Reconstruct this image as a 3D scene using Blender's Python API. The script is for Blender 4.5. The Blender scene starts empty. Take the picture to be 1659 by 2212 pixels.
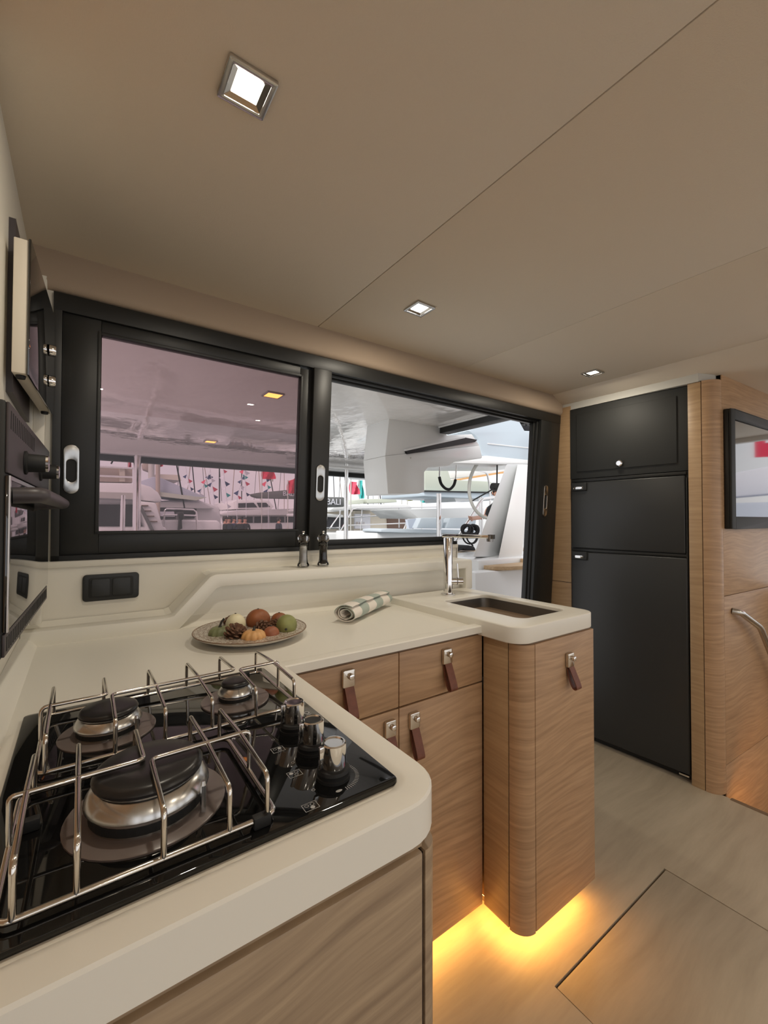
import bpy, bmesh, math, random
from mathutils import Vector, Matrix
random.seed(7)
D = bpy.data
SC = bpy.context.scene
COL = SC.collection
PI = math.pi

# ------------------------------------------------------------------ camera, world, exposure
FPX, YAW, PITCH, ROLL, EYE = 921.5, math.radians(35.28), math.radians(1.055), math.radians(.123), Vector((0, 0, 1.2))
fw = Vector((math.sin(YAW)*math.cos(PITCH), math.cos(YAW)*math.cos(PITCH), math.sin(PITCH)))
r0 = Vector((math.cos(YAW), -math.sin(YAW), 0)); u0 = r0.cross(fw)
RT = r0*math.cos(ROLL)+u0*math.sin(ROLL); UP = u0*math.cos(ROLL)-r0*math.sin(ROLL)
cam = D.cameras.new('camera'); cam.sensor_fit = 'HORIZONTAL'; cam.sensor_width = 36; cam.lens = FPX/1659*36
cam.clip_start = .02; cam.clip_end = 500
co = D.objects.new('camera', cam); COL.objects.link(co); SC.camera = co
mw = Matrix.Identity(4)
for i in range(3):
    mw[i][0], mw[i][1], mw[i][2], mw[i][3] = RT[i], UP[i], -fw[i], EYE[i]
co.matrix_world = mw
SC.view_settings.view_transform = 'Standard'; SC.view_settings.look = 'None'
SC.view_settings.exposure = 0.26; SC.view_settings.gamma = 1.0; SC.view_settings.use_curve_mapping = False
SC.cycles.use_denoising = True
SC.cycles.max_bounces = 10; SC.cycles.diffuse_bounces = 5; SC.cycles.glossy_bounces = 5
SC.cycles.transmission_bounces = 8; SC.cycles.transparent_max_bounces = 12
SC.cycles.sample_clamp_indirect = 6.0; SC.cycles.caustics_reflective = False; SC.cycles.caustics_refractive = False

SKY_STRENGTH = 1.05
LAMP_W = 2.2
LED_E = 34.0
SUN_E = 2.3
sun = D.lights.new('hazy_sun', 'SUN'); sun.energy = SUN_E; sun.angle = math.radians(25); sun.color = (1.0, .97, .93)
sun_o = D.objects.new('hazy_sun', sun); COL.objects.link(sun_o)
sun_o.rotation_euler = Vector((1.0, .5, -.80)).to_track_quat('-Z', 'Y').to_euler()
wd = D.worlds.new('overcast'); SC.world = wd; wd.use_nodes = True
nt = wd.node_tree; bg = nt.nodes['Background']
tc = nt.nodes.new('ShaderNodeTexCoord'); mp = nt.nodes.new('ShaderNodeMapping'); mp.inputs['Scale'].default_value = (1.2, 1.2, 4)
nz = nt.nodes.new('ShaderNodeTexNoise'); nz.inputs['Scale'].default_value = 2.2; nz.inputs['Detail'].default_value = 5
cr = nt.nodes.new('ShaderNodeValToRGB')
cr.color_ramp.elements[0].position = .35; cr.color_ramp.elements[0].color = (.80, .82, .87, 1)
cr.color_ramp.elements[1].position = .65; cr.color_ramp.elements[1].color = (1.0, .98, .98, 1)
nt.links.new(tc.outputs['Generated'], mp.inputs[0]); nt.links.new(mp.outputs[0], nz.inputs[0])
nt.links.new(nz.outputs[0], cr.inputs[0]); nt.links.new(cr.outputs[0], bg.inputs[0])
bg.inputs[1].default_value = SKY_STRENGTH

def ray(px, py): return RT*((px-829.5)/FPX)+UP*(-(py-1106)/FPX)+fw
def at(px, py, Y):
    d = ray(px, py); return EYE+d*(Y/d.y)
def atz(px, py, z):
    d = ray(px, py); return EYE+d*((z-EYE.z)/d.z)

# ------------------------------------------------------------------ materials
def node_mat(name):
    m = D.materials.new(name); m.use_nodes = True
    return m, m.node_tree, m.node_tree.nodes['Principled BSDF']
def mat(name, col, rough=.5, metal=0, spec=.5, bump=0, bscale=200, var=0, vscale=8, coat=0, emit=None, es=0, trans=0, ior=1.45, sheen=0):
    m, t, b = node_mat(name)
    b.inputs['Base Color'].default_value = (*col, 1); b.inputs['Roughness'].default_value = rough
    b.inputs['Metallic'].default_value = metal; b.inputs['Specular IOR Level'].default_value = spec
    b.inputs['Coat Weight'].default_value = coat; b.inputs['Coat Roughness'].default_value = .05
    b.inputs['Transmission Weight'].default_value = trans; b.inputs['IOR'].default_value = ior
    b.inputs['Sheen Weight'].default_value = sheen
    if emit: b.inputs['Emission Color'].default_value = (*emit, 1); b.inputs['Emission Strength'].default_value = es
    if var or bump:
        c = t.nodes.new('ShaderNodeTexCoord')
    if var:
        n = t.nodes.new('ShaderNodeTexNoise'); n.inputs['Scale'].default_value = vscale; n.inputs['Detail'].default_value = 4
        r = t.nodes.new('ShaderNodeValToRGB')
        r.color_ramp.elements[0].position = .3; r.color_ramp.elements[1].position = .7
        r.color_ramp.elements[0].color = (*[max(0, x*(1-var)) for x in col], 1)
        r.color_ramp.elements[1].color = (*[min(1, x*(1+var)) for x in col], 1)
        t.links.new(c.outputs['Object'], n.inputs[0]); t.links.new(n.outputs[0], r.inputs[0]); t.links.new(r.outputs[0], b.inputs['Base Color'])
    if bump:
        n2 = t.nodes.new('ShaderNodeTexNoise'); n2.inputs['Scale'].default_value = bscale; n2.inputs['Detail'].default_value = 2
        bp = t.nodes.new('ShaderNodeBump'); bp.inputs['Strength'].default_value = bump; bp.inputs['Distance'].default_value = .002
        t.links.new(c.outputs['Object'], n2.inputs[0]); t.links.new(n2.outputs[0], bp.inputs['Height']); t.links.new(bp.outputs[0], b.inputs['Normal'])
    return m
def wood(name, c0, c1, scale=(3, 3, 55), rough=.45, seed=0., dist=1.2):
    m, t, b = node_mat(name)
    c = t.nodes.new('ShaderNodeTexCoord'); mp = t.nodes.new('ShaderNodeMapping')
    mp.inputs['Scale'].default_value = scale; mp.inputs['Location'].default_value = (seed, seed*1.7, seed*2.3)
    # slow waviness of the grain
    n0 = t.nodes.new('ShaderNodeTexNoise'); n0.inputs['Scale'].default_value = 2.5; n0.inputs['Detail'].default_value = 1
    mx = t.nodes.new('ShaderNodeVectorMath'); mx.operation = 'SCALE'; mx.inputs['Scale'].default_value = .07*dist
    ad = t.nodes.new('ShaderNodeVectorMath'); ad.operation = 'ADD'
    n = t.nodes.new('ShaderNodeTexNoise'); n.inputs['Scale'].default_value = 2.0; n.inputs['Detail'].default_value = 6; n.inputs['Roughness'].default_value = .62
    r = t.nodes.new('ShaderNodeValToRGB')
    r.color_ramp.elements[0].position = .33; r.color_ramp.elements[0].color = (*c1, 1)
    r.color_ramp.elements[1].position = .66; r.color_ramp.elements[1].color = (*c0, 1)
    L = t.links.new
    L(c.outputs['Object'], n0.inputs[0]); L(n0.outputs['Color'], mx.inputs[0]); L(c.outputs['Object'], ad.inputs[0]); L(mx.outputs[0], ad.inputs[1])
    L(ad.outputs[0], mp.inputs[0]); L(mp.outputs[0], n.inputs[0]); L(n.outputs[0], r.inputs[0]); L(r.outputs[0], b.inputs['Base Color'])
    bp = t.nodes.new('ShaderNodeBump'); bp.inputs['Strength'].default_value = .12; bp.inputs['Distance'].default_value = .001
    L(n.outputs[0], bp.inputs['Height']); L(bp.outputs[0], b.inputs['Normal'])
    b.inputs['Roughness'].default_value = rough
    return m
def pane(name, tint, refl=1.0):
    m = D.materials.new(name); m.use_nodes = True; t = m.node_tree; t.nodes.clear()
    o = t.nodes.new('ShaderNodeOutputMaterial'); tr = t.nodes.new('ShaderNodeBsdfTransparent'); gl = t.nodes.new('ShaderNodeBsdfGlossy')
    tr.inputs[0].default_value = (*tint, 1); gl.inputs['Roughness'].default_value = .0
    fr = t.nodes.new('ShaderNodeFresnel'); fr.inputs[0].default_value = 1.5
    ml = t.nodes.new('ShaderNodeMath'); ml.operation = 'MULTIPLY'; ml.inputs[1].default_value = refl
    mx = t.nodes.new('ShaderNodeMixShader')
    t.links.new(fr.outputs[0], ml.inputs[0]); t.links.new(ml.outputs[0], mx.inputs[0])
    t.links.new(tr.outputs[0], mx.inputs[1]); t.links.new(gl.outputs[0], mx.inputs[2]); t.links.new(mx.outputs[0], o.inputs[0])
    return m
def emis(name, col, s):
    m = D.materials.new(name); m.use_nodes = True; t = m.node_tree; t.nodes.clear()
    o = t.nodes.new('ShaderNodeOutputMaterial'); e = t.nodes.new('ShaderNodeEmission')
    e.inputs[0].default_value = (*col, 1); e.inputs[1].default_value = s; t.links.new(e.outputs[0], o.inputs[0]); return m

M = {}
M['wood'] = wood('oak veneer', (.49, .31, .175), (.335, .20, .108), (2.2, 2.2, 46))
M['wood_pale'] = wood('oak veneer pale', (.47, .315, .175), (.37, .235, .125), (2.2, 2.2, 48), seed=3)
M['wood_shaded'] = wood('oak veneer shaded', (.42, .31, .20), (.25, .175, .112), (1.6, 1.6, 34), seed=5, dist=2.0)  # same oak, greyed so the hob cabinet's shade is in the colour
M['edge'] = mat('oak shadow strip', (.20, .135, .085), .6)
M['seam'] = mat('dark seam', (.035, .02, .016), .8)
M['floor'] = wood('pale laminate', (.46, .385, .285), (.37, .305, .22), (1.3, 11, 11), rough=.5, seed=2, dist=1.0)
M['ceiling'] = mat('beige ceiling vinyl', (.72, .645, .54), .75, bump=.25, bscale=420)
M['valance'] = mat('tan valance vinyl', (.36, .275, .20), .7, bump=.2, bscale=420)
M['ivory'] = mat('ivory gelcoat', (.73, .695, .61), .42)
M['solid'] = mat('ivory solid surface', (.80, .775, .700), .33)
M['greystrip'] = mat('pale grey filler', (.52, .51, .47), .6)
M['black'] = mat('black frame lacquer', (.013, .013, .012), .42)
M['blackmatte'] = mat('black matt panel', (.022, .023, .022), .62, bump=.08, bscale=500)
M['fridge'] = mat('black textured fridge skin', (.031, .032, .032), .36, bump=.12, bscale=600)
M['glass_black'] = mat('black ceramic glass', (.006, .006, .006), .03, spec=.6)
M['oven_glass'] = mat('black oven glass', (.006, .006, .006), .02, spec=1.0, coat=.6)
M['oven_panel'] = mat('dark mauve oven panel', (.060, .052, .056), .42)
M['rubber'] = mat('black rubber', (.012, .012, .012), .65)
M['chrome'] = mat('chrome', (.82, .81, .80), .07, 1)
M['steel'] = mat('brushed steel', (.60, .59, .57), .24, 1)
M['steel_dark'] = mat('sink steel', (.27, .26, .25), .33, 1)
M['wire'] = mat('polished wire', (.70, .66, .60), .13, 1)
M['pullm'] = mat('worn chrome pull', (.48, .48, .47), .22, 1, bump=.25, bscale=35)
M['nickel'] = mat('satin nickel', (.66, .61, .54), .2, 1)
M['leather'] = mat('brown leather', (.155, .050, .026), .5, var=.15, vscale=60, bump=.2, bscale=300)
M['burner_disc'] = mat('taupe enamel disc', (.165, .135, .125), .25)
M['cap'] = mat('black enamel cap', (.018, .017, .017), .3)
M['print'] = mat('grey screen print', (.42, .42, .42), .5)
M['tinted'] = pane('pink tinted pane', (.70, .595, .615), .9)
M['clear'] = pane('clear pane', (.95, .96, .96), .8)
M['lampglow'] = emis('lamp diffuser', (1.0, .93, .80), 14)
M['orange_glow'] = emis('amber lamp', (1.0, .42, .10), 5)
M['led'] = emis('amber led strip', (1.0, .50, .11), LED_E)
M['plug'] = mat('black plastic', (.018, .019, .019), .45)
M['white'] = mat('white gelcoat', (.78, .78, .77), .22)
M['white2'] = mat('white deck moulding', (.72, .73, .73), .35)
M['bluewhite'] = mat('blue grey gelcoat', (.52, .60, .66), .25)
M['smoke'] = mat('smoked window', (.03, .03, .035), .12)
M['brownwin'] = mat('brown saloon interior', (.16, .10, .075), .5)
M['canopy'] = mat('pale blue canvas', (.50, .54, .62), .85)
M['greycanvas'] = mat('grey sail cover', (.16, .165, .16), .85)
M['sagecanvas'] = mat('sage canvas', (.50, .53, .45), .85)
M['tancanvas'] = mat('taupe canvas', (.45, .38, .33), .85)
M['cushion'] = mat('pale grey cushion', (.55, .60, .64), .8)
M['red'] = mat('red flag cloth', (.62, .03, .075), .8)
M['pinkred'] = mat('pink red flag cloth', (.70, .10, .16), .8)
M['teal'] = mat('teal flag cloth', (.06, .42, .40), .8)
M['navy'] = mat('navy pennant', (.045, .06, .14), .8)
M['whitecloth'] = mat('white pennant', (.7, .7, .75), .8)
M['teak'] = wood('teak slab', (.52, .36, .21), (.42, .28, .15), (3, 30, 30), seed=4)
M['rope'] = mat('black rope', (.012, .012, .014), .8)
M['water'] = mat('harbour water', (.12, .15, .16), .12, bump=.6, bscale=3)
M['skin'] = mat('skin', (.50, .27, .19), .55)
M['hair'] = mat('dark hair', (.03, .022, .018), .7)
M['cloth_black'] = mat('black top', (.015, .015, .016), .85)
M['cloth_denim'] = mat('dark trousers', (.03, .035, .05), .85)
M['saloon'] = mat('saloon lining', (.74, .71, .66), .6)
M['bulk'] = mat('cream panel', (.68, .62, .52), .5)
# glossy hardtop with rippled gelcoat
m, t, b = node_mat('rippled white gelcoat')
b.inputs['Base Color'].default_value = (.84, .82, .80, 1); b.inputs['Roughness'].default_value = .04
b.inputs['Specular IOR Level'].default_value = .9; b.inputs['Coat Weight'].default_value = .5
c = t.nodes.new('ShaderNodeTexCoord'); mp = t.nodes.new('ShaderNodeMapping'); mp.inputs['Scale'].default_value = (1.0, .6, 1)
n = t.nodes.new('ShaderNodeTexNoise'); n.inputs['Scale'].default_value = 4.0; n.inputs['Detail'].default_value = 3
bp = t.nodes.new('ShaderNodeBump'); bp.inputs['Strength'].default_value = .22; bp.inputs['Distance'].default_value = .06
t.links.new(c.outputs['Object'], mp.inputs[0]); t.links.new(mp.outputs[0], n.inputs[0]); t.links.new(n.outputs[0], bp.inputs['Height']); t.links.new(bp.outputs[0], b.inputs['Normal'])
M['hardtop'] = m
# acrylic for the mills
m = mat('clear acrylic', (.95, .95, .95), .02, trans=1.0, ior=1.49); M['acrylic'] = m
M['acryl'] = pane('clear acrylic wall', (.93, .93, .92), 1.6)
M['salt'] = mat('white salt', (.78, .77, .74), .9); M['pepper'] = mat('black pepper', (.02, .016, .014), .9, var=.6, vscale=400)
# striped towel: stripes follow the length of the cloth
m, t, b = node_mat('striped tea towel')
c = t.nodes.new('ShaderNodeTexCoord'); sp = t.nodes.new('ShaderNodeSeparateXYZ'); t.links.new(c.outputs['Object'], sp.inputs[0])
ma = t.nodes.new('ShaderNodeMath'); ma.operation = 'MULTIPLY'; ma.inputs[1].default_value = 2*PI/.112
mb = t.nodes.new('ShaderNodeMath'); mb.operation = 'SINE'
r = t.nodes.new('ShaderNodeValToRGB'); r.color_ramp.elements[0].position = .49; r.color_ramp.elements[1].position = .53
r.color_ramp.elements[0].color = (.37, .43, .37, 1); r.color_ramp.elements[1].color = (.80, .74, .66, 1)
mc = t.nodes.new('ShaderNodeMath'); mc.operation = 'MULTIPLY_ADD'; mc.inputs[1].default_value = .5; mc.inputs[2].default_value = .5
t.links.new(sp.outputs['X'], ma.inputs[0]); t.links.new(ma.outputs[0], mb.inputs[0]); t.links.new(mb.outputs[0], mc.inputs[0]); t.links.new(mc.outputs[0], r.inputs[0]); t.links.new(r.outputs[0], b.inputs['Base Color'])
b.inputs['Roughness'].default_value = .9; b.inputs['Sheen Weight'].default_value = .3
n = t.nodes.new('ShaderNodeTexNoise'); n.inputs['Scale'].default_value = 500; bp = t.nodes.new('ShaderNodeBump'); bp.inputs['Strength'].default_value = .3; bp.inputs['Distance'].default_value = .001
t.links.new(c.outputs['Object'], n.inputs[0]); t.links.new(n.outputs[0], bp.inputs['Height']); t.links.new(bp.outputs[0], b.inputs['Normal'])
M['towel'] = m
# glazed plate with brown ripple strokes
m, t, b = node_mat('brown combed glaze')
c = t.nodes.new('ShaderNodeTexCoord'); n = t.nodes.new('ShaderNodeTexWave'); n.wave_type = 'RINGS'; n.rings_direction = 'Z'
n.inputs['Scale'].default_value = 26; n.inputs['Distortion'].default_value = 9; n.inputs['Detail'].default_value = 2; n.inputs['Detail Scale'].default_value = 5
r = t.nodes.new('ShaderNodeValToRGB'); r.color_ramp.elements[0].position = .25; r.color_ramp.elements[1].position = .6
r.color_ramp.elements[0].color = (.25, .17, .11, 1); r.color_ramp.elements[1].color = (.58, .53, .46, 1)
t.links.new(c.outputs['Object'], n.inputs[0]); t.links.new(n.outputs[0], r.inputs[0]); t.links.new(r.outputs[0], b.inputs['Base Color']); b.inputs['Roughness'].default_value = .3
M['plate_in'] = m
M['plate_out'] = mat('cream glaze', (.62, .575, .52), .35, var=.12, vscale=40)
M['rim'] = mat('brown glazed rim', (.20, .12, .07), .4, var=.4, vscale=60)
M['pump_green'] = mat('sage green pumpkin', (.215, .235, .115), .5, var=.2, vscale=40)
M['gourd_green'] = mat('olive gourd', (.25, .26, .09), .5, var=.15, vscale=50)
M['pump_orange'] = mat('pale orange pumpkin', (.66, .36, .14), .45, var=.1, vscale=40)
M['gourd_white'] = mat('cream gourd', (.76, .69, .46), .45)
M['gourd_rust'] = mat('rust gourd', (.28, .095, .035), .5, var=.2, vscale=40)
M['gourd_rust2'] = mat('reddish gourd', (.34, .12, .06), .5, var=.2, vscale=40)
M['stem'] = mat('dry stem', (.05, .045, .035), .7)
M['cone'] = mat('pine cone scale', (.14, .068, .036), .7, var=.4, vscale=60)
M['lens'] = mat('television screen', (.008, .008, .010), .03, spec=1.0, coat=1.0)

# ------------------------------------------------------------------ geometry helpers: each returns (verts, faces)
ORG = {}
def V(*a): return Vector(a)
def join(*gs):
    vs, fs = [], []
    for v, f in gs:
        k = len(vs); vs += [Vector(x) for x in v]; fs += [[i+k for i in q] for q in f]
    return vs, fs
def box(x0, x1, y0, y1, z0, z1):
    v = [V(x, y, z) for z in (z0, z1) for y in (y0, y1) for x in (x0, x1)]
    return v, [[0, 2, 3, 1], [4, 5, 7, 6], [0, 1, 5, 4], [2, 6, 7, 3], [0, 4, 6, 2], [1, 3, 7, 5]]
def hexa(a, b):          # a, b: two quads with matching corners
    v = [Vector(p) for p in list(a)+list(b)]; n = len(a)
    return v, [list(range(n))[::-1], list(range(n, 2*n))]+[[i, (i+1) % n, n+(i+1) % n, n+i] for i in range(n)]
def prism(poly, a, b, axis='z'):
    def mk(p, w): return V(p[0], p[1], w) if axis == 'z' else V(p[0], w, p[1]) if axis == 'y' else V(w, p[0], p[1])
    return hexa([mk(p, a) for p in poly], [mk(p, b) for p in poly])
def rrect(x0, x1, y0, y1, r, n=6):
    rs = r if isinstance(r, (list, tuple)) else [r]*4
    out = []
    for (cx, cy, a0), q in zip(((x1, y1, 0), (x0, y1, 90), (x0, y0, 180), (x1, y0, 270)), rs):
        ox = cx-q if a0 in (0, 270) else cx+q; oy = cy-q if a0 in (0, 90) else cy+q
        for i in range(n+1):
            a = math.radians(a0+90*i/n); out.append((ox+q*math.cos(a), oy+q*math.sin(a)))
    return out
def ringplate(outer, inner, z0, z1):
    n = len(outer)
    v = [V(*p, z1) for p in outer]+[V(*p, z1) for p in inner]+[V(*p, z0) for p in outer]+[V(*p, z0) for p in inner]
    f = []
    for i in range(n):
        j = (i+1) % n
        f += [[i, j, n+j, n+i], [2*n+j, 2*n+i, 3*n+i, 3*n+j], [j, i, 2*n+i, 2*n+j], [n+i, n+j, 3*n+j, 3*n+i]]
    return v, f
def lathe(prof, n=24, c=(0, 0, 0), squash=(1, 1), axis=None):
    c = Vector(c); v = []; f = []
    for r, z in prof:
        for i in range(n):
            a = 2*PI*i/n; v.append(V(r*math.cos(a)*squash[0], r*math.sin(a)*squash[1], z))
    m = len(prof)
    for k in range(m-1):
        for i in range(n):
            j = (i+1) % n; f.append([k*n+i, k*n+j, (k+1)*n+j, (k+1)*n+i])
    f.append(list(range(n))[::-1]); f.append([(m-1)*n+i for i in range(n)])
    if axis is not None:
        q = Vector((0, 0, 1)).rotation_difference(Vector(axis)); v = [q @ p for p in v]
    return [p+c for p in v], f
def tube(pts, r, n=8, closed=False):
    pts = [Vector(p) for p in pts]; m = len(pts); v = []; f = []
    def tan(i):
        a = pts[(i-1) % m] if closed or i > 0 else pts[i]; b = pts[(i+1) % m] if closed or i < m-1 else pts[i]
        return (b-a).normalized()
    t0 = tan(0); nrm = t0.orthogonal().normalized()
    for i in range(m):
        t1 = tan(i); q = t0.rotation_difference(t1); nrm = (q @ nrm); nrm = (nrm-t1*nrm.dot(t1)).normalized(); bn = t1.cross(nrm); t0 = t1
        rr = r[i] if isinstance(r, (list, tuple)) else r
        for k in range(n):
            a = 2*PI*k/n; v.append(pts[i]+nrm*(rr*math.cos(a))+bn*(rr*math.sin(a)))
    for i in range(m if closed else m-1):
        j = (i+1) % m
        for k in range(n):
            l = (k+1) % n; f.append([i*n+k, i*n+l, j*n+l, j*n+k])
    if not closed: f.append(list(range(n))[::-1]); f.append([(m-1)*n+k for k in range(n)])
    return v, f
def fillet(pts, rad, n=4, closed=False):
    pts = [Vector(p) for p in pts]; out = []; m = len(pts)
    for i, p in enumerate(pts):
        if not closed and i in (0, m-1): out.append(p); continue
        a = pts[i-1]-p; b = pts[(i+1) % m]-p
        d = min(rad, a.length*.45, b.length*.45); s = p+a.normalized()*d; e = p+b.normalized()*d
        for k in range(n+1):
            t = k/n; out.append(s*(1-t)**2+p*2*t*(1-t)+e*t*t)
    return out
def cyl(a, b, r, n=16):
    return tube([a, b], r, n)
def ball(c, rx, ry, rz, nu=20, nv=12, fn=None):
    v = []; f = []; c = Vector(c)
    for k in range(nv+1):
        th = PI*k/nv
        for i in range(nu):
            a = 2*PI*i/nu; s = fn(a, th) if fn else 1
            v.append(c+V(rx*math.sin(th)*math.cos(a)*s, ry*math.sin(th)*math.sin(a)*s, -rz*math.cos(th)))
    for k in range(nv):
        for i in range(nu):
            j = (i+1) % nu; f.append([k*nu+i, k*nu+j, (k+1)*nu+j, (k+1)*nu+i])
    return v, f
def sweep(path, prof):      # path: open 2D polyline, profile: (inward offset to the left, z)
    n = len(path); P = [Vector(p) for p in path]; v = []; f = []; m = len(prof)
    for i in range(n):
        d1 = (P[i]-P[i-1]).normalized() if i else (P[1]-P[0]).normalized()
        d2 = (P[i+1]-P[i]).normalized() if i < n-1 else d1
        if i == 0: d1 = d2
        n1 = Vector((-d1.y, d1.x)); n2 = Vector((-d2.y, d2.x)); mi = (n1+n2); mi /= max(.3, 1+n1.dot(n2))
        for o, z in prof:
            q = P[i]+mi*o; v.append(V(q.x, q.y, z))
    for i in range(n-1):
        for k in range(m):
            l = (k+1) % m; f.append([i*m+k, i*m+l, (i+1)*m+l, (i+1)*m+k])
    f.append(list(range(m))); f.append([(n-1)*m+k for k in range(m)][::-1])
    return v, f
def xf(g, mtx): return [mtx @ Vector(p) for p in g[0]], g[1]
def arc(cx, cy, r, a0, a1, n=8): return [(cx+r*math.cos(math.radians(a0+(a1-a0)*i/n)), cy+r*math.sin(math.radians(a0+(a1-a0)*i/n))) for i in range(n+1)]

def tag(o, label=None, cat=None, group=None, kind=None):
    if label: o['label'] = label
    if cat: o['category'] = cat
    if group: o['group'] = group
    if kind: o['kind'] = kind
    return o
def mesh(name, g, material, parent=None, bevel=0, seg=2, smooth=None, loc=None, keep=False):
    vs, fs = g
    if loc is None:
        if parent is not None: loc = ORG[parent]
        else:
            xs = [p[0] for p in vs]; ys = [p[1] for p in vs]; zs = [p[2] for p in vs]
            loc = Vector(((min(xs)+max(xs))/2, (min(ys)+max(ys))/2, min(zs)))
    loc = Vector(loc)
    me = D.meshes.new(name); me.from_pydata([tuple(Vector(p)-loc) for p in vs], [], fs)
    bm = bmesh.new(); bm.from_mesh(me)
    bmesh.ops.remove_doubles(bm, verts=bm.verts, dist=1e-6)
    bmesh.ops.recalc_face_normals(bm, faces=bm.faces)
    if bevel:
        es = [e for e in bm.edges if len(e.link_faces) == 2 and e.calc_face_angle(0) > .6]
        bmesh.ops.bevel(bm, geom=es, offset=bevel, segments=seg, profile=.5, affect='EDGES', clamp_overlap=True)
    bm.to_mesh(me); bm.free()
    if smooth is not None or bevel:
        me.shade_smooth(); me.set_sharp_from_angle(angle=math.radians(smooth if smooth is not None else 40))
    me.materials.append(M[material] if isinstance(material, str) else material)
    o = D.objects.new(name, me); COL.objects.link(o)
    if parent is not None: o.parent = parent; o.location = loc-ORG[parent]
    else: o.location = loc
    ORG[o] = loc
    return o
def thing(name, loc, label, cat, group=None):
    o = D.objects.new(name, None); o.empty_display_size = .05; COL.objects.link(o); o.location = loc; ORG[o] = Vector(loc)
    return tag(o, label, cat, group)
def struct(name, g, material, **k): return tag(mesh(name, g, material, **k), kind='structure')
def strot(name, loc):
    o = D.objects.new(name, None); COL.objects.link(o); o.location = loc; ORG[o] = Vector(loc); o['kind'] = 'structure'; return o
def copy_tree(o, parent=None):
    c = o.copy(); COL.objects.link(c); c.parent = parent; ORG[c] = ORG[o].copy()
    for ch in list(o.children): copy_tree(ch, c)
    return c
def text(name, s, size, mtx, material, parent=None, depth=.0006, align='CENTER'):
    cu = D.curves.new(name, 'FONT'); cu.body = s; cu.size = size; cu.align_x = align; cu.align_y = 'CENTER'; cu.extrude = depth
    ob = D.objects.new(name, cu); COL.objects.link(ob)
    dg = bpy.context.evaluated_depsgraph_get(); me = D.meshes.new_from_object(ob.evaluated_get(dg))
    D.objects.remove(ob); D.curves.remove(cu)
    g = ([mtx @ v.co for v in me.vertices], [list(p.vertices) for p in me.polygons]); D.meshes.remove(me)
    return mesh(name, g, material, parent)

# ------------------------------------------------------------------ the room shell
# floor: laminate around a hatch, with a stairwell cut out beside the television wall
HX0, HX1, HY0, HY1 = 1.008, 1.655, -.05, .660
fl = join(box(-1, HX0, -2.6, 1.52, -.04, 0), box(HX1, 2.30, -2.6, 1.52, -.04, 0), box(HX0, HX1, HY1, 1.52, -.04, 0), box(HX0, HX1, -2.6, HY0, -.04, 0),
          box(2.30, 4.2, -2.6, -.45, -.04, 0), box(2.30, 4.2, .70, 1.52, -.04, 0))
floor = struct('floor', fl, 'floor')
mesh('floor_hatch', box(HX0+.0025, HX1-.0025, HY0+.003, HY1-.006, -.03, -.0005), 'floor', floor, bevel=.001)
mesh('hatch_recess', box(HX0-.01, HX1+.01, HY0-.01, HY1+.01, -.05, -.042), 'seam', floor)
struct('floor_lower', box(2.25, 4.2, -.5, .72, -.80, -.76), 'floor')
struct('wall_stairwell', join(box(2.295, 2.30, -.47, .70, -.78, -.041), box(2.30, 4.2, -.47, -.452, -.78, -.041)), 'wood')
st = struct('trim_stair_nosing', box(2.288, 2.308, -.45, .655, -.035, .003), 'edge', bevel=.003)

# ceiling: lined panels with fine joints
ceil = struct('ceiling', box(-1.05, 4.25, -2.65, 1.6, 1.945, 1.96), 'seam')
for x0, x1 in ((-1.0, .6988), (.7012, 1.4443), (1.4457, 2.1690)):
    mesh('ceiling_panel', box(x0, x1, -2.6, 1.50, 1.91, 1.93), 'ceiling', ceil, bevel=.0015)
mesh('ceiling_panel', prism([(2.1705, 1.91), (2.24, 1.872), (2.32, 1.855), (4.2, 1.855), (4.2, 1.94), (2.1705, 1.94)], -2.6, 1.50, 'y'), 'ceiling', ceil, bevel=.0015)
tag(ceil, 'beige vinyl ceiling lining in wide panels', None)

def wy(z): return 1.4268-.0620*(z-1.806)       # the aft bulkhead leans inwards at the top
def wbox(x0, x1, z0, z1, d0, d1):              # d: distance in front of the bulkhead plane
    return hexa([(x0, wy(z0)-d0, z0), (x1, wy(z0)-d0, z0), (x1, wy(z1)-d0, z1), (x0, wy(z1)-d0, z1)],
                [(x0, wy(z0)-d1, z0), (x1, wy(z0)-d1, z0), (x1, wy(z1)-d1, z1), (x0, wy(z1)-d1, z1)])
# tan valance over the windows
vp = [(1.47, 1.925), (1.413, 1.925), (1.408, 1.845)]+[(1.428+.02*math.cos(a), 1.829+.022*math.sin(a)) for a in [PI-.2+i*(PI*.5)/5 for i in range(6)]]+[(1.47, 1.803)]
struct('trim_valance', prism(vp, -.13, 2.26, 'x'), 'valance', smooth=50)
# bulkhead under the window
wb = struct('wall_back', join(wbox(-.14, 1.47, .0, 1.086, -.05, .004), wbox(-.14, -.0685, 1.0, 1.81, -.05, .0)), 'ivory')
mesh('sill_moulding', wbox(-.13, 1.47, 1.066, 1.086, .004, .010), 'ivory', wb, bevel=.003)
# left bulkhead with the ovens and a wooden stretch nearer the saloon
wl = struct('wall_left', box(-.19, -.123, .80, 1.53, .0, 1.93), 'ivory')
mesh('corner_strip', box(-.1229, -.106, 1.402, 1.425, .93, 1.85), 'ivory', wl, bevel=.002)
mesh('corner_strip', box(-.1058, -.082, 1.408, 1.425, .93, 1.835), 'ivory', wl, bevel=.002)
struct('wall_port', join(box(-.19, -.13, .36, .80, .0, 1.93), box(-1.0, -.13, .32, .36, 0, 1.93)), 'wood')
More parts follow.
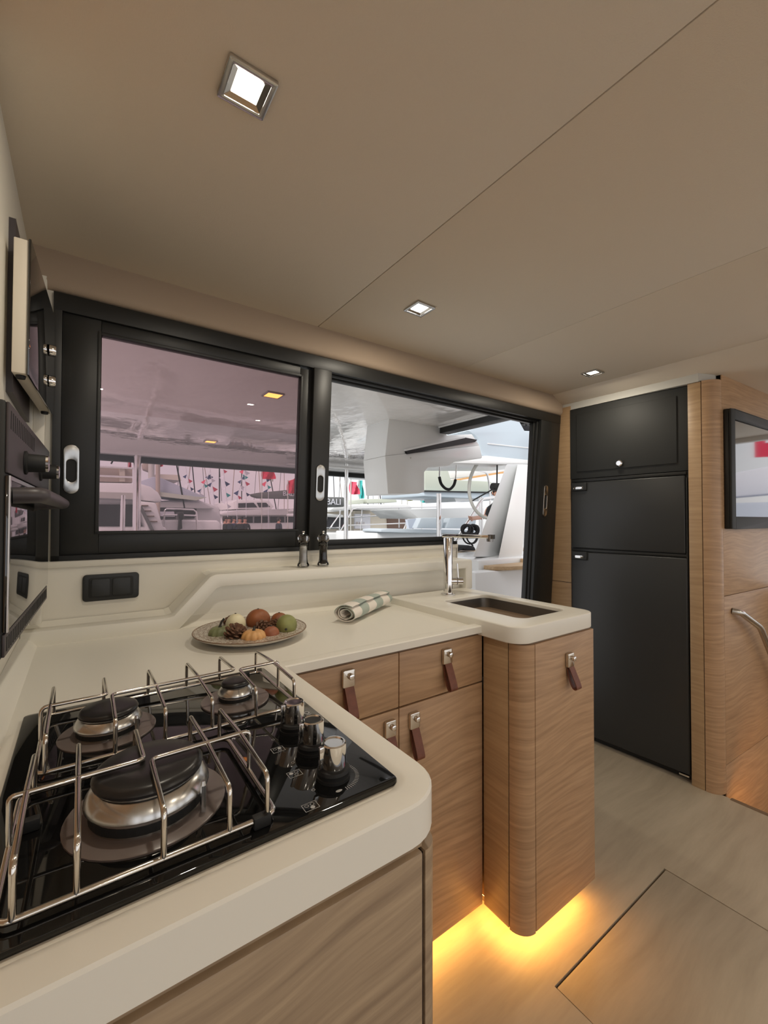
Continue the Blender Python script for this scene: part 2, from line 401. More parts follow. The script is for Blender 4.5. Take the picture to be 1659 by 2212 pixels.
# cut of the saloon towards the bow: walls with long windows let in the harbour light
def pierced(name, axis, at_, lo, hi, a, b, z0, z1, m='saloon'):
    t0, t1 = at_-.03, at_+.03
    rs = [(lo, hi, -.8 if name == 'wall_starboard' else 0, z0), (lo, hi, z1, 1.95), (lo, a, z0, z1), (b, hi, z0, z1)]
    g = join(*[(box(p, q, t0, t1, u, w) if axis == 'y' else box(t0, t1, p, q, u, w)) for p, q, u, w in rs])
    return struct(name, g, m)
pierced('wall_bow', 'y', -2.63, -1.05, 4.25, -.8, 4.0, .40, 1.86)
pierced('wall_starboard', 'x', 4.23, -2.6, 1.55, -2.45, .64, .55, 1.82)
pierced('wall_saloon', 'x', -1.03, -2.6, .36, -2.45, -1.2, .55, 1.84)

# ------------------------------------------------------------------ sliding window and door in the aft bulkhead
w1 = struct('window_1', join(wbox(-.0685, 2.252, 1.757, 1.803, -.05, .012), wbox(-.0685, -.05, 1.086, 1.757, -.05, .012), wbox(-.0685, 1.46, 1.086, 1.10, -.05, .012),
      wbox(.76, 1.46, 1.066, 1.10, -.05, .006), wbox(.76, 1.46, 1.10, 1.121, -.05, -.012)), 'black', bevel=.002)
mesh('track_groove', wbox(.76, 2.07, 1.748, 1.757, -.04, -.012), 'black', w1, bevel=.001)
mesh('track_groove', wbox(.76, 2.07, 1.740, 1.748, -.05, -.03), 'black', w1, bevel=.001)
sash = mesh('sash_frame', join(wbox(-.050, .038, 1.10, 1.757, -.02, .004), wbox(.640, .70, 1.10, 1.75, -.02, .002), wbox(.038, .640, 1.717, 1.757, -.02, .002), wbox(.038, .640, 1.10, 1.166, -.02, .004)), 'black', w1, bevel=.002)
mesh('glazing_bead', join(wbox(.030, .038, 1.158, 1.725, .004, .008), wbox(.640, .648, 1.158, 1.725, .002, .007), wbox(.03, .648, 1.717, 1.725, .002, .007), wbox(.03, .648, 1.158, 1.166, .004, .008)), 'black', w1, bevel=.001)
mesh('glass_pane', wbox(.030, .65, 1.155, 1.73, -.006, -.002), 'tinted', w1)
mesh('meeting_stile', wbox(.684, .758, 1.086, 1.757, -.03, .022), 'black', w1, bevel=.003)
door = struct('door_1', join(wbox(2.072, 2.252, 0.0, 1.757, -.05, .012), wbox(2.062, 2.072, 0, 1.757, -.05, -.008), wbox(2.05, 2.062, 0, 1.757, -.05, -.022)), 'black', bevel=.002)
struct('trim_door_stop', wbox(1.46, 1.475, 0, 1.086, -.05, .004), 'ivory', bevel=.002)
def pull(px, z0, z1, parent, d, mtl='chrome'):
    w = .018; z = (z0+z1)/2; h = (z1-z0)/2
    outer = rrect(px-w, px+w, z0, z1, w*.98, 8); inner = rrect(px-w*.62, px+w*.62, z-h*.52, z+h*.40, w*.60, 8)
    v, f = ringplate(outer, inner, 0, .005)
    g = ([V(p.x, wy(p.y)-d-p.z, p.y) for p in v], f)
    o = mesh('pull_plate', g, mtl, parent, bevel=.0016, seg=3)
    mesh('pull_recess', ([V(p[0], wy(p[1])-d-.0012, p[1]) for p in inner], [list(range(len(inner)))]), 'rubber', o)
    return o
pull(-.026, 1.270, 1.404, w1, .004, 'pullm'); pull(.722, 1.270, 1.404, w1, .022, 'pullm'); pull(2.14, 1.222, 1.397, door, .012, 'nickel')

# side bulkhead beside the fridge, and the television bulkhead
wr = struct('wall_right', hexa([(2.262, 1.362, 0), (2.262, wy(0)+.02, 0), (2.262, wy(1.85)+.02, 1.85), (2.262, 1.362, 1.85)], [(2.36, 1.362, 0), (2.36, wy(0)+.02, 0), (2.36, wy(1.85)+.02, 1.85), (2.36, 1.362, 1.85)]), 'wood_pale')
mesh('panel_joint', box(2.2612, 2.2625, 1.362, 1.51, .846, .8485), 'seam', wr)
struct('trim_ceiling_filler', join(box(2.266, 2.30, .745, 1.44, 1.829, 1.872), hexa([(2.266, .745, 1.831), (2.30, .745, 1.831), (2.30, .745, 1.872), (2.266, .745, 1.872)], [(2.315, .70, 1.831), (2.335, .70, 1.831), (2.335, .70, 1.860), (2.315, .70, 1.860)])), 'greystrip')
def tvy(x): return .682-.058*(x-2.30)
TVB = [(2.336, tvy(2.336)), (2.96, tvy(2.96)), (2.96, .80), (2.336, .80)]
wt = strot('wall_television', (2.6, .70, 0))
for z0, z1 in ((-.78, .118), (.1205, .8615), (.864, 1.87)):
    mesh('wall_panel', prism(TVB, z0, z1), 'wood', wt, bevel=.001)
mesh('panel_backing', prism([(x, y+.004) for x, y in TVB[:2]]+[(2.96, .79), (2.336, .79)], -.77, 1.86), 'seam', wt)
struct('wall_hull_side', box(2.96, 3.04, .50, .80, -.78, .845), 'bulk', bevel=.006)
# rounded corner post of oak between fridge and television
cp = strot('trim_corner_post', (2.30, .73, 0))
mesh('flat_fillet', box(2.272, 2.33, .739, .790, .0, 1.828), 'wood_pale', cp, bevel=.001)
arcp = [(2.334, .736), (2.272, .736)]+[(2.272+.052*(1-math.cos(a)), .736-.056*math.sin(a)) for a in [i*PI/2/8 for i in range(1, 9)]]+[(2.334, .680)]
mesh('rounded_corner', prism(arcp, 0, 1.830), 'wood', cp, smooth=50)
mesh('corner_seam', box(2.275, 2.33, .7362, .7388, 0, 1.826), 'seam', cp)

# ------------------------------------------------------------------ ceiling lamps
def make_lamp(label):
    t = thing('ceiling_lamp', (0, 0, 1.91), label, 'lamp', 'recessed square ceiling lamps')
    h = .039
    mesh('bezel', ringplate(rrect(-h, h, -h, h, .003, 3), rrect(-h+.009, h-.009, -h+.009, h-.009, .002, 3), 1.904, 1.911), 'steel', t, bevel=.001, loc=(0, 0, 1.91))
    # bevelled reflector tray
    a = .030; b_ = .021
    v = [V(-a, -a, 1.9055), V(a, -a, 1.9055), V(a, a, 1.9055), V(-a, a, 1.9055), V(-b_, -b_, 1.9095), V(b_, -b_, 1.9095), V(b_, b_, 1.9095), V(-b_, b_, 1.9095)]
    mesh('reflector', (v, [[0, 1, 5, 4], [1, 2, 6, 5], [2, 3, 7, 6], [3, 0, 4, 7]]), 'nickel', t, loc=(0, 0, 1.91))
    mesh('diffuser', ([V(-b_, -b_, 1.909), V(b_, -b_, 1.909), V(b_, b_, 1.909), V(-b_, b_, 1.909)], [[0, 1, 2, 3]]), 'lampglow', t, loc=(0, 0, 1.91))
    li = D.lights.new('lamp_light', 'AREA'); li.shape = 'SQUARE'; li.size = .042; li.energy = LAMP_W; li.color = (1.0, .90, .74)
    lo = D.objects.new('lamp_light', li); COL.objects.link(lo); lo.parent = t; lo.location = (0, 0, -.0065); ORG[lo] = V(0, 0, 1.9)
    return t
lamp0 = make_lamp('square recessed ceiling lamp shining above the hob')
for i, (x, y, lab) in enumerate(((.213, .692, None), (.915, 1.09, 'square recessed ceiling lamp near the valance over the drawers'), (1.995, 1.086, 'square recessed ceiling lamp just in front of the black fridge column'),
        (1.15, -.75, 'added unseen ceiling lamp over the middle of the saloon'), (2.1, -.75, 'added unseen ceiling lamp over the saloon beside the stairwell'), (.1, -1.2, 'added unseen ceiling lamp over the saloon by the port windows'),  # saloon lamps out of view, added to brighten the interior
        (1.6, -1.9, 'added unseen ceiling lamp near the bow windows'))):
    o = lamp0 if i == 0 else copy_tree(lamp0)
    o.location = (x, y, 1.91)
    if lab: o['label'] = lab

# ------------------------------------------------------------------ worktops
ZT, ZL = .880, .888
path = [(-.123, .365), (.297, .365)]+arc(.297, .427, .062, -90, 0, 8)[1:]+[(.359, .868), (.972, .868)]
lip = sweep([(.345, .868), (.972, .868)], [(0, .867), (0, .8850), (.0025, .8874), (.030, .8874), (.036, .8860), (.046, .8798), (.05, .868), (.05, .867)])
apron = sweep(path[:-2]+[(.359, .916)], [(0, .843), (0, .8855), (.0025, .888), (.030, .888), (.036, .8865), (.046, .8800), (.05, .868), (.05, .843)])
inner = [(-.123, .385), (.30, .385), (.339, .43), (.339, .888), (.985, .888), (.985, 1.415), (-.123, 1.415)]
slab = join(prism(inner, .867, ZT), prism([(-.123, .40), (.325, .40), (.325, .90), (-.123, .90)], .843, .868))
cove = sweep([(-.1225, 1.40), (-.1225, .365)], [(0, .86), (0, .905), (.006, .903), (.02, .897), (.034, .8805), (.034, .86)])
wt_top = mesh('worktop', join(slab, lip, apron, cove), 'solid', smooth=35)
tag(wt_top, 'ivory solid-surface worktop with raised lip running around the hob and corner', 'worktop')
so = rrect(.9865-.018, 1.365, .735, 1.33, [.01, .01, .055, .045], 8)
si = rrect(1.078, 1.312, .806, 1.158, .032, 8)
sk = mesh('sink_worktop', ringplate(so, si, .857, .905), 'solid', bevel=.004, seg=3, smooth=45)
tag(sk, 'thick ivory worktop slab around the sink with rounded front corners', 'worktop')
# sink bowl
sb = thing('sink_basin', (1.195, .98, .676), 'rectangular brushed steel sink bowl sunk into the ivory slab', 'sink')
def bowl(z, ins, r): return [V(*p, z) for p in rrect(1.0785+ins, 1.3115-ins, .8065+ins, 1.1575-ins, r, 8)]
rings = [bowl(.8935, .002, .032), bowl(.8935, .0005, .032), bowl(.79, .003, .034), bowl(.69, .008, .036), bowl(.676, .022, .04)]
n_ = len(rings[0]); v = [p for q in rings for p in q]
f = [[k*n_+i, k*n_+(i+1) % n_, (k+1)*n_+(i+1) % n_, (k+1)*n_+i] for k in range(4) for i in range(n_)]+[[4*n_+i for i in range(n_)]]
mesh('bowl', (v, f), 'steel_dark', sb, smooth=50)
mesh('drain', lathe([(.001, .6765), (.026, .6765), (.03, .678), (.036, .6775), (.037, .6762)], 20, (1.195, .98, 0)), 'chrome', sb, smooth=40)

# ledge with a folded front band, stepping up to the sink end
def ly(x): return 1.3765-.050*x
def lprism(poly, d0, d1): return hexa([(x, ly(x)+d0, z) for x, z in poly], [(x, ly(x)+d1, z) for x, z in poly])
outer_top = [(-.1225, .918), (.205, .916), (.222, .921), (.318, 1.026), (.335, 1.033), (1.392, 1.028), (1.400, 1.021), (1.400, .900)]
inner_low = [(1.362, .900), (1.362, .990), (.352, .994), (.338, .989), (.236, .880), (.222, .872), (-.1225, .872)]
led = thing('splashback_ledge', (.6, 1.40, .88), 'ivory splashback with raised ledge stepping up behind the plate towards the tap', 'ledge')
mesh('front_band', lprism(outer_top+inner_low, 0, .05), 'solid', led, bevel=.004, seg=2)
# face below the band, top shelf behind it
mesh('splash_panel', lprism([(.222, .872), (.33, .992), (1.37, .992), (1.37, .872)], .040, .07), 'solid', led)
mesh('ledge_top', join(hexa([(-.1225, ly(-.1225)+.05, .917), (.207, ly(.207)+.05, .915), (.222, ly(.222)+.05, .920), (.318, ly(.318)+.05, 1.025), (.335, ly(.335)+.05, 1.032), (1.398, ly(1.398)+.05, 1.027), (1.398, ly(1.398)+.05, .90), (-.1225, ly(-.1225)+.05, .87)][::-1],
      [(-.1225, 1.4735, .925), (.207, 1.4735, .923), (.222, 1.4735, .928), (.318, 1.4735, 1.030), (.335, 1.4735, 1.036), (1.398, 1.4735, 1.030), (1.398, 1.4735, .90), (-.1225, 1.4735, .87)][::-1])), 'solid', led)
mesh('splash_cove', sweep([(.965, ly(.965)+.041), (.235, ly(.235)+.041)], [(0, .872), (0, .908), (.003, .906), (.009, .893), (.022, .884), (.04, .8805), (.04, .872)]), 'solid', led, smooth=60)

# ------------------------------------------------------------------ base cabinets with leather pulls
def handle(parent, x, z, yf, length=.062, side=0):
    pl = [V(p[0], yf-.0005, p[1]) for p in rrect(x-.0165, x+.0165, z-.021, z+.021, .005, 4)]
    g = hexa(pl, [V(p.x, yf-.011, p.z) for p in pl])
    mesh('latch_plate', g, 'nickel', parent, bevel=.0025)
    mesh('latch_button', lathe([(.0075, 0), (.0075, .009), (.0068, .0115), (.005, .0125)], 18, (x+.001, yf-.011, z+.007), axis=(0, -1, 0)), 'chrome', parent, smooth=40)
    # leather loop hanging from the plate
    prof = []; L = length
    a = [(-.0035, z-.010), (-.010, z-.021), (-.020, z-.021-.35*L), (-.031, z-.021-.75*L), (-.034, z-.021-.92*L), (-.029, z-.021-L), (-.021, z-.021-.97*L), (-.014, z-.021-.78*L), (-.006, z-.021-.4*L), (-.003, z-.024)]
    P = fillet([V(d, 0, zz) for d, zz in a], .012, 3); th = .0011; vv = []; ff = []
    for i, p in enumerate(P):
        tg = (P[min(i+1, len(P)-1)]-P[max(i-1, 0)]).normalized(); nn = V(tg.z, 0, -tg.x)*th
        for s in (1, -1):
            q = p+nn*s
            for xx in (x-.0125, x+.0125): vv.append(V(xx, yf+q.x-.001, q.z))
    for i in range(len(P)-1):
        a_, b_ = 4*i, 4*i+4
        ff += [[a_, a_+1, b_+1, b_], [a_+2, b_+2, b_+3, a_+3], [a_, b_, b_+2, a_+2], [a_+1, a_+3, b_+3, b_+1]]
    ff += [[0, 2, 3, 1], [4*len(P)-4, 4*len(P)-3, 4*len(P)-1, 4*len(P)-2]]
    mesh('leather_strap', (vv, ff), 'leather', parent, smooth=40)
YD = .881
for k, (x0, x1, hx1, hz1, hx2, hz2, lab) in enumerate(((.372, .6705, .517, .826, .640, .674, 'oak base cabinet with drawer over door, tucked into the corner by the hob peninsula'),
        (.6735, .985, .836, .820, .718, .674, 'oak base cabinet with drawer over tall door, beside the sink cabinet'))):
    cab = thing('base_cabinet', ((x0+x1)/2, 1.1, .06), lab, 'cabinet', 'oak drawer cabinets')
    mesh('carcass', box(x0-.001, x1+.001, YD+.019, 1.37, .062, .865), 'wood', cab)
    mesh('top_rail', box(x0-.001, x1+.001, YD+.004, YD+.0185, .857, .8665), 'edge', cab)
    dr = mesh('drawer_front', box(x0, x1, YD, YD+.018, .7185, .857), 'wood', cab, bevel=.0012)
    handle(dr, hx1, hz1, YD, .068)
    do = mesh('cabinet_door', box(x0, x1, YD, YD+.018, .060, .7140), 'wood', cab, bevel=.0012)
    handle(do, hx2, hz2, YD, .070)
    mesh('shadow_gap', box(x0-.0015, x1+.0015, YD+.012, YD+.019, .062, .856), 'seam', cab)
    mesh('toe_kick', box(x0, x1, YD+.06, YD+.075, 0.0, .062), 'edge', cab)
sc_ = thing('sink_cabinet', (1.17, 1.0, .06), 'oak sink cabinet with rounded corner and single door, floating over an amber glow', 'cabinet')
XS, YS = .988, .736
mesh('carcass', box(XS+.02, 1.344, YS+.02, 1.33, .062, .65), 'wood', sc_)
mesh('side_panel', box(XS, XS+.018, .7885, .8785, .060, .852), 'wood_pale', sc_, bevel=.0008)
rc = [(XS+.05, .7850), (XS, .7850)]+[(XS+.05-.05*math.cos(a), .7850-.049*math.sin(a)) for a in [i*PI/2/8 for i in range(1, 9)]]+[(XS+.05, .75)]
mesh('rounded_corner', prism(rc, .058, .852), 'wood', sc_, smooth=50)
sd = mesh('cabinet_door', box(XS+.0530, 1.347, YS, YS+.018, .060, .852), 'wood', sc_, bevel=.0015)
handle(sd, 1.203, .780, YS, .060)
mesh('shadow_gap', join(box(XS+.003, XS+.012, .7845, .8805, .062, .850), box(XS+.044, XS+.0545, YS+.003, YS+.018, .062, .850)), 'seam', sc_)
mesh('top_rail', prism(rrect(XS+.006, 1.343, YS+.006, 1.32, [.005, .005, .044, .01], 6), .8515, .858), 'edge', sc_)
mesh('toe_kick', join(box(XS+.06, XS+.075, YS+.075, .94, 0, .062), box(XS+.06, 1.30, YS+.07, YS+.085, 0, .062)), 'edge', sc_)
mesh('led_strip', join(box(XS+.03, XS+.042, YS+.05, YD+.05, .050, .0575), box(XS+.03, 1.31, YS+.036, YS+.048, .050, .0575)), 'led', sc_)
ls = thing('led_strip_light', (.68, .93, .05), 'amber light strip glowing under the oak drawer cabinets', 'light strip')
mesh('led_tape', box(.40, .965, YD+.034, YD+.046, .0525, .0570), 'led', ls)
mesh('tape_channel', box(.40, .985, YD+.030, YD+.050, .0572, .060), 'nickel', ls)

pen = thing('hob_cabinet', (.1, .62, 0), 'shade-toned oak cabinet with rounded corner carrying the hob worktop', 'cabinet')
mesh('carcass', box(-.129, .352, .41, .862, .0, .842), 'wood_shaded', pen)
mesh('front_panel', box(-.129, .3305, .386, .404, .02, .812), 'wood_shaded', pen, bevel=.003)
rc2 = [(.3335, .43), (.3335, .386)]+arc(.3335, .412, .026, -90, 0, 6)+[(.3595, .862), (.34, .862)]
mesh('corner_panel', prism(rc2, .02, .812), 'wood_shaded', pen, smooth=50)
mesh('seam_gap', box(.330, .334, .390, .404, .02, .808), 'seam', pen)
mesh('top_rail', prism([(-.129, .394), (.335, .394)]+arc(.33, .42, .024, -90, 0, 5)+[(.354, .862), (-.129, .862)], .812, .8425), 'wood_shaded', pen)

# ------------------------------------------------------------------ hob
GX0, GX1, GY0, GY1, GZ = -.072, .318, .416, .893, .8862
hob = thing('gas_hob', ((GX0+GX1)/2, (GY0+GY1)/2, .880), 'three-burner gas hob on black glass with polished wire grates', 'hob')
mesh('glass_plate', prism(rrect(GX0, GX1, GY0, GY1, .008, 3), .8802, GZ), 'glass_black', hob, bevel=.0012)
def burner(x, y, rd, rc, rf, h):
    bs = mesh('burner_base', lathe([(rd, GZ), (rd, GZ+.0016), (rd*.985, GZ+.0024), (rd*.5, GZ+.0024)], 40, (x, y, 0)), 'burner_disc', hob, smooth=40)
    z = GZ+.0024
    mesh('burner_body', lathe([(rf*.90, z), (rf*.92, z+h*.30), (rf, z+h*.38), (rf*.99, z+h*.46), (rc*1.08, z+h*.66), (rc*1.0, z+h*.72), (rc*1.0, z+h*.80)], 40, (x, y, 0)), 'steel', bs, smooth=35)
    mesh('flame_slots', lathe([(rf*.925, z+h*.06), (rf*.925, z+h*.24)], 40, (x, y, 0)), 'rubber', bs)
    mesh('burner_cap', lathe([(rc*1.06, z+h*.79), (rc*1.08, z+h*.86), (rc*1.04, z+h*.95), (rc*.95, z+h), (rc*.5, z+h*1.01)], 40, (x, y, 0)), 'cap', bs, smooth=40)
    mesh('igniter', lathe([(.003, z), (.003, z+h*.6), (.002, z+h*.7)], 8, (x+rf*.75, y-rf*.78, 0)), 'steel', bs)
burner(.064, .535, .078, .050, .0605, .046)
burner(.036, .757, .062, .0355, .0435, .034)
burner(.222, .760, .056, .0225, .0300, .032)
WZ, WT, WR = .8935, .9400, .0027
def rod(pts, r=WR, fr=.008): return tube(fillet(pts, fr, 4), r, 8)
def arch(x, y0, y1): return rod([(x, y0, WZ), (x, y0, WT-.004), (x, (y0+y1)/2, WT), (x, y1, WT-.004), (x, y1, WZ)])
def loop(x0, x1, y0, y1): return tube(fillet([(x0, y0, WZ), (x1, y0, WZ), (x1, y1, WZ), (x0, y1, WZ)], .014, 4, True), WR*1.1, 8, True)
ax0, ax1, ay0, ay1 = -.052, .170, .434, .622
g1 = mesh('pan_grate', loop(ax0, ax1, ay0, ay1), 'wire', hob, smooth=60)
for x in (-.040, .0, .122, .160): mesh('grate_rod', arch(x, ay0, ay1), 'wire', g1, smooth=60)
ym = .531
mesh('grate_rod', rod([(ax0+.004, ym, WT), (.058, ym, WT), (.058, ay1, WT-.004), (.058, ay1, WZ)]), 'wire', g1, smooth=60)
mesh('grate_rod', rod([(.064, ay0, WZ), (.064, ay0, WT-.004), (.064, ym-.006, WT+.001), (ax1+.001, ym-.004, WT+.001), (ax1+.001, ym-.004, WZ)]), 'wire', g1, smooth=60)
mesh('grate_rod', rod([(ax0, ym, WZ), (ax0, ym, WT), (ax0+.01, ym, WT)]), 'wire', g1, smooth=60)
for x, y in ((ax1-.016, ay0), (ax0+.012, ay1-.06)):
    mesh('rubber_foot', box(x-.009, x+.009, y-.005, y+.005, GZ, WZ+.0045), 'rubber', g1, bevel=.0015)
bx0, bx1, by0, by1 = -.043, .296, .662, .852
g2 = mesh('pan_grate', loop(bx0, bx1, by0, by1), 'wire', hob, smooth=60)
for x in (-.033, .098, .160, .288): mesh('grate_rod', arch(x, by0, by1), 'wire', g2, smooth=60)
yn = .757
mesh('grate_rod', rod([(bx0, yn, WZ), (bx0, yn, WT), (.033, yn, WT), (.033, by1, WT-.004), (.033, by1, WZ)]), 'wire', g2, smooth=60)
mesh('grate_rod', rod([(.039, by0, WZ), (.039, by0, WT-.004), (.039, yn-.006, WT+.001), (.218, yn-.004, WT+.001), (.218, by1, WT-.003), (.218, by1, WZ)]), 'wire', g2, smooth=60)
mesh('grate_rod', rod([(.225, by0, WZ), (.225, by0, WT-.004), (.225, yn-.006, WT+.001), (bx1, yn-.005, WT+.001), (bx1, yn-.005, WZ)]), 'wire', g2, smooth=60)
for x, y in ((bx1-.018, by0), (bx1-.03, by1)):
    mesh('rubber_foot', box(x-.009, x+.009, y-.005, y+.005, GZ, WZ+.0045), 'rubber', g2, bevel=.0015)
for x, y in ((.262, .603), (.260, .535), (.255, .466)):
    kb = mesh('knob_base', lathe([(.0205, GZ), (.0205, GZ+.0035), (.0195, GZ+.004), (.0195, GZ+.008), (.0203, GZ+.009), (.019, GZ+.0125), (.0160, GZ+.0138)], 28, (x, y, 0)), 'rubber', hob, smooth=40)
    mesh('knob', lathe([(.0155, GZ+.0132), (.0157, GZ+.015), (.0150, GZ+.041), (.0138, GZ+.0425), (.0120, GZ+.0425), (.0108, GZ+.0412), (.004, GZ+.0410)], 28, (x, y, 0)), 'chrome', kb, smooth=30)
    mesh('knob_pointer', box(x-.0198, x-.012, y-.0022, y+.0022, GZ+.015, GZ+.0405), 'chrome', kb, bevel=.0008)
# printed marks on the glass
def disc(x, y, r, n=14): return [V(x+r*math.cos(2*PI*i/n), y+r*math.sin(2*PI*i/n), GZ+.00025) for i in range(n)], [list(range(n))]
def ringp(x, y, r, w, n=16):
    v = [V(x+q*math.cos(2*PI*i/n), y+q*math.sin(2*PI*i/n), GZ+.00025) for q in (r, r-w) for i in range(n)]
    return v, [[i, (i+1) % n, n+(i+1) % n, n+i] for i in range(n)]
def quadp(cx, cy, hw, hh, w):
    o = [(-hw, -hh), (hw, -hh), (hw, hh), (-hw, hh)]
    v = [V(cx+a, cy+b, GZ+.00025) for a, b in o]+[V(cx+a-math.copysign(w, a), cy+b-math.copysign(w, b), GZ+.00025) for a, b in o]
    return v, [[i, (i+1) % 4, 4+(i+1) % 4, 4+i] for i in range(4)]
for k, (x, y) in enumerate(((.222, .563), (.218, .498), (.208, .432))):
    pts = [(-.0035, .0025), (.0030, .0025), (.0015, -.0025)]
    gs = [quadp(x, y, .0085, .0065, .0006)]
    for i, (a, b) in enumerate(pts):
        gs.append(disc(x+a, y+b, .0026) if i == (1, 0, 2)[k] else ringp(x+a, y+b, .0024, .0005))
    mesh('burner_symbol', join(*gs), 'print', hob)
for x, y in ((.226, .592), (.226, .522), (.223, .456)): mesh('off_mark', ringp(x, y, .0022, .0006), 'print', hob)
tk = []
for i in range(24):
    a = math.radians(-88+i*5.6); c_, s_ = math.cos(a), math.sin(a); ra, rb = .0265, .0265+.003+.003*(1-i/24)
    p = V(.255+ra*c_, .466+ra*s_, GZ+.00025); q = V(.255+rb*c_, .466+rb*s_, GZ+.00025); nn = V(-s_, c_, 0)*.00035
    tk.append(([p-nn, q-nn, q+nn, p+nn], [[0, 1, 2, 3]]))
mesh('heat_scale', join(*tk), 'print', hob)
mesh('flame_mark', ([V(.246+.0035*math.cos(a)*(1 if math.cos(a) < 0 else 1.4), .4375+.0022*math.sin(a), GZ+.00025) for a in [i*PI/6 for i in range(12)]], [list(range(12))]), 'print', hob)
text('maker_lettering', 'eno', .020, Matrix.Translation((.300, .633, GZ+.0002)) @ Matrix.Rotation(PI/2, 4, 'Z'), 'print', hob, .0001)

# ------------------------------------------------------------------ tap
TX, TY = 1.186, 1.236
tap = thing('kitchen_tap', (TX, TY, .905), 'chrome mixer tap with flat swivelling spout standing behind the sink', 'tap')
mesh('base_flange', lathe([(.029, .9052), (.029, .909), (.026, .9105), (.019, .9105)], 28, (TX, TY, 0)), 'chrome', tap, smooth=40)
mesh('column', lathe([(.0175, .9105), (.0175, 1.128), (.0165, 1.130)], 28, (TX, TY, 0)), 'chrome', tap, smooth=40)
sp_e = V(1.240, 1.070, 1.138); sp_s = V(TX-.006, TY+.018, 1.138); dv = (sp_e-sp_s).normalized(); sv = V(dv.y, -dv.x, 0)
def flat(a, b, w0, w1, h):
    return hexa([a-sv*w0-V(0, 0, h), a+sv*w0-V(0, 0, h), a+sv*w0+V(0, 0, h), a-sv*w0+V(0, 0, h)], [b-sv*w1-V(0, 0, h), b+sv*w1-V(0, 0, h), b+sv*w1+V(0, 0, h), b-sv*w1+V(0, 0, h)])
mesh('spout', flat(sp_s, sp_e, .0175, .0125, .0065), 'chrome', tap, bevel=.003)
mesh('aerator', join(cyl(sp_e-V(0, 0, .018), sp_e+V(0, 0, .005), .012, 18), flat(sp_e-dv*.004, sp_e+dv*.016, .010, .010, .008)), 'steel_dark', tap, smooth=40)
hv = V(.82, -.57, 0)
lv = mesh('lever_body', cyl(V(TX, TY, .958)+hv*.012, V(TX, TY, .958)+hv*.058, .0135, 20), 'chrome', tap, smooth=40)
mesh('lever_ring', cyl(V(TX, TY, .958)+hv*.034, V(TX, TY, .958)+hv*.0375, .0142, 20), 'steel_dark', lv, smooth=40)
mesh('lever_rod', cyl(V(TX, TY, .965)+hv*.040, V(TX, TY, 1.028)+hv*.036, .0034, 12), 'chrome', lv, smooth=40)

# ------------------------------------------------------------------ pepper and salt mills
def mill(x, y, z, label, fill):
    t = thing('spice_mill', (x, y, z), label, 'mill', 'acrylic mills on the ledge')
    mesh('body', lathe([(.0205, z), (.0215, z+.003), (.0205, z+.008), (.0165, z+.014), (.0150, z+.022), (.0142, z+.040), (.0142, z+.062), (.0165, z+.068), (.0170, z+.071), (.0150, z+.0735), (.0165, z+.077), (.0168, z+.080), (.0145, z+.083)], 24, (x, y, 0)), 'acryl', t, smooth=40)
    mesh('contents', lathe([(.0105, z+.006), (.0115, z+.010), (.0115, z+.068), (.010, z+.073)], 18, (x, y, 0)), fill, t, smooth=40)
    mesh('grinder', lathe([(.009, z+.001), (.0095, z+.0055), (.006, z+.0058)], 16, (x, y, 0)), 'salt', t)
    mesh('crown', lathe([(.0150, z+.083), (.0195, z+.087), (.0218, z+.094), (.0218, z+.100), (.0195, z+.107), (.013, z+.1125), (.006, z+.1145)], 10, (x, y, 0)), 'acryl', t, smooth=25)
    mesh('top_nut', lathe([(.0045, z+.1145), (.0035, z+.117), (.0055, z+.120), (.0048, z+.124), (.0015, z+.126)], 14, (x, y, 0)), 'chrome', t, smooth=40)
    return t
mill(.640, 1.398, 1.0355, 'clear acrylic mill filled with white salt, standing on the ledge', 'salt')
mill(.716, 1.394, 1.0352, 'clear acrylic mill filled with black pepper, standing on the ledge', 'pepper')

# ------------------------------------------------------------------ double socket on the bulkhead
so_ = thing('double_socket', (.072, wy(.965), .965), 'black double power socket with closed covers, set in the ivory wall', 'socket')
def wplate(x0, x1, z0, z1, r, d0, d1): 
    P = rrect(x0, x1, z0, z1, r, 5)
    return hexa([(x, wy(z)-d0, z) for x, z in P], [(x, wy(z)-d1, z) for x, z in P])
mesh('surround', wplate(.003, .141, .967, 1.043, .010, .0045, .014), 'plug', so_, bevel=.003)
for x in (.0225, .0735):
    mesh('socket_cover', wplate(x, x+.046, .980, 1.030, .006, .012, .0165), 'plug', so_, bevel=.0015)
mesh('cover_frame', wplate(.017, .126, .976, 1.034, .007, .012, .0148), 'rubber', so_, bevel=.001)

# ------------------------------------------------------------------ oven and microwave in the left bulkhead (set at a slight angle)
def ovx(y): return -.0895+.0340*(y-.825)
def ob(y0, y1, z0, z1, d0, d1, f=ovx):    # d: out of the face plane into the room
    return hexa([(f(y0)+d0, y0, z0), (f(y1)+d0, y1, z0), (f(y1)+d0, y1, z1), (f(y0)+d0, y0, z1)], [(f(y0)+d1, y0, z0), (f(y1)+d1, y1, z0), (f(y1)+d1, y1, z1), (f(y0)+d1, y0, z1)])
ov = thing('built_in_oven', (-.11, 1.1, 1.0), 'dark built-in oven with tubular handle and black glass door, below the microwave', 'oven')
mesh('case', ob(.825, 1.388, .995, 1.375, -.043, -.004), 'blackmatte', ov, bevel=.004)
mesh('control_panel', ob(.829, 1.386, 1.268, 1.373, -.004, 0), 'oven_panel', ov, bevel=.0015)
dr_ = mesh('oven_door', ob(.829, 1.386, 1.034, 1.264, -.004, .001), 'oven_glass', ov, bevel=.0015)
mesh('door_edge', join(ob(.828, .836, 1.034, 1.264, .001, .003), ob(.836, 1.386, 1.258, 1.264, .001, .0025)), 'steel', dr_)
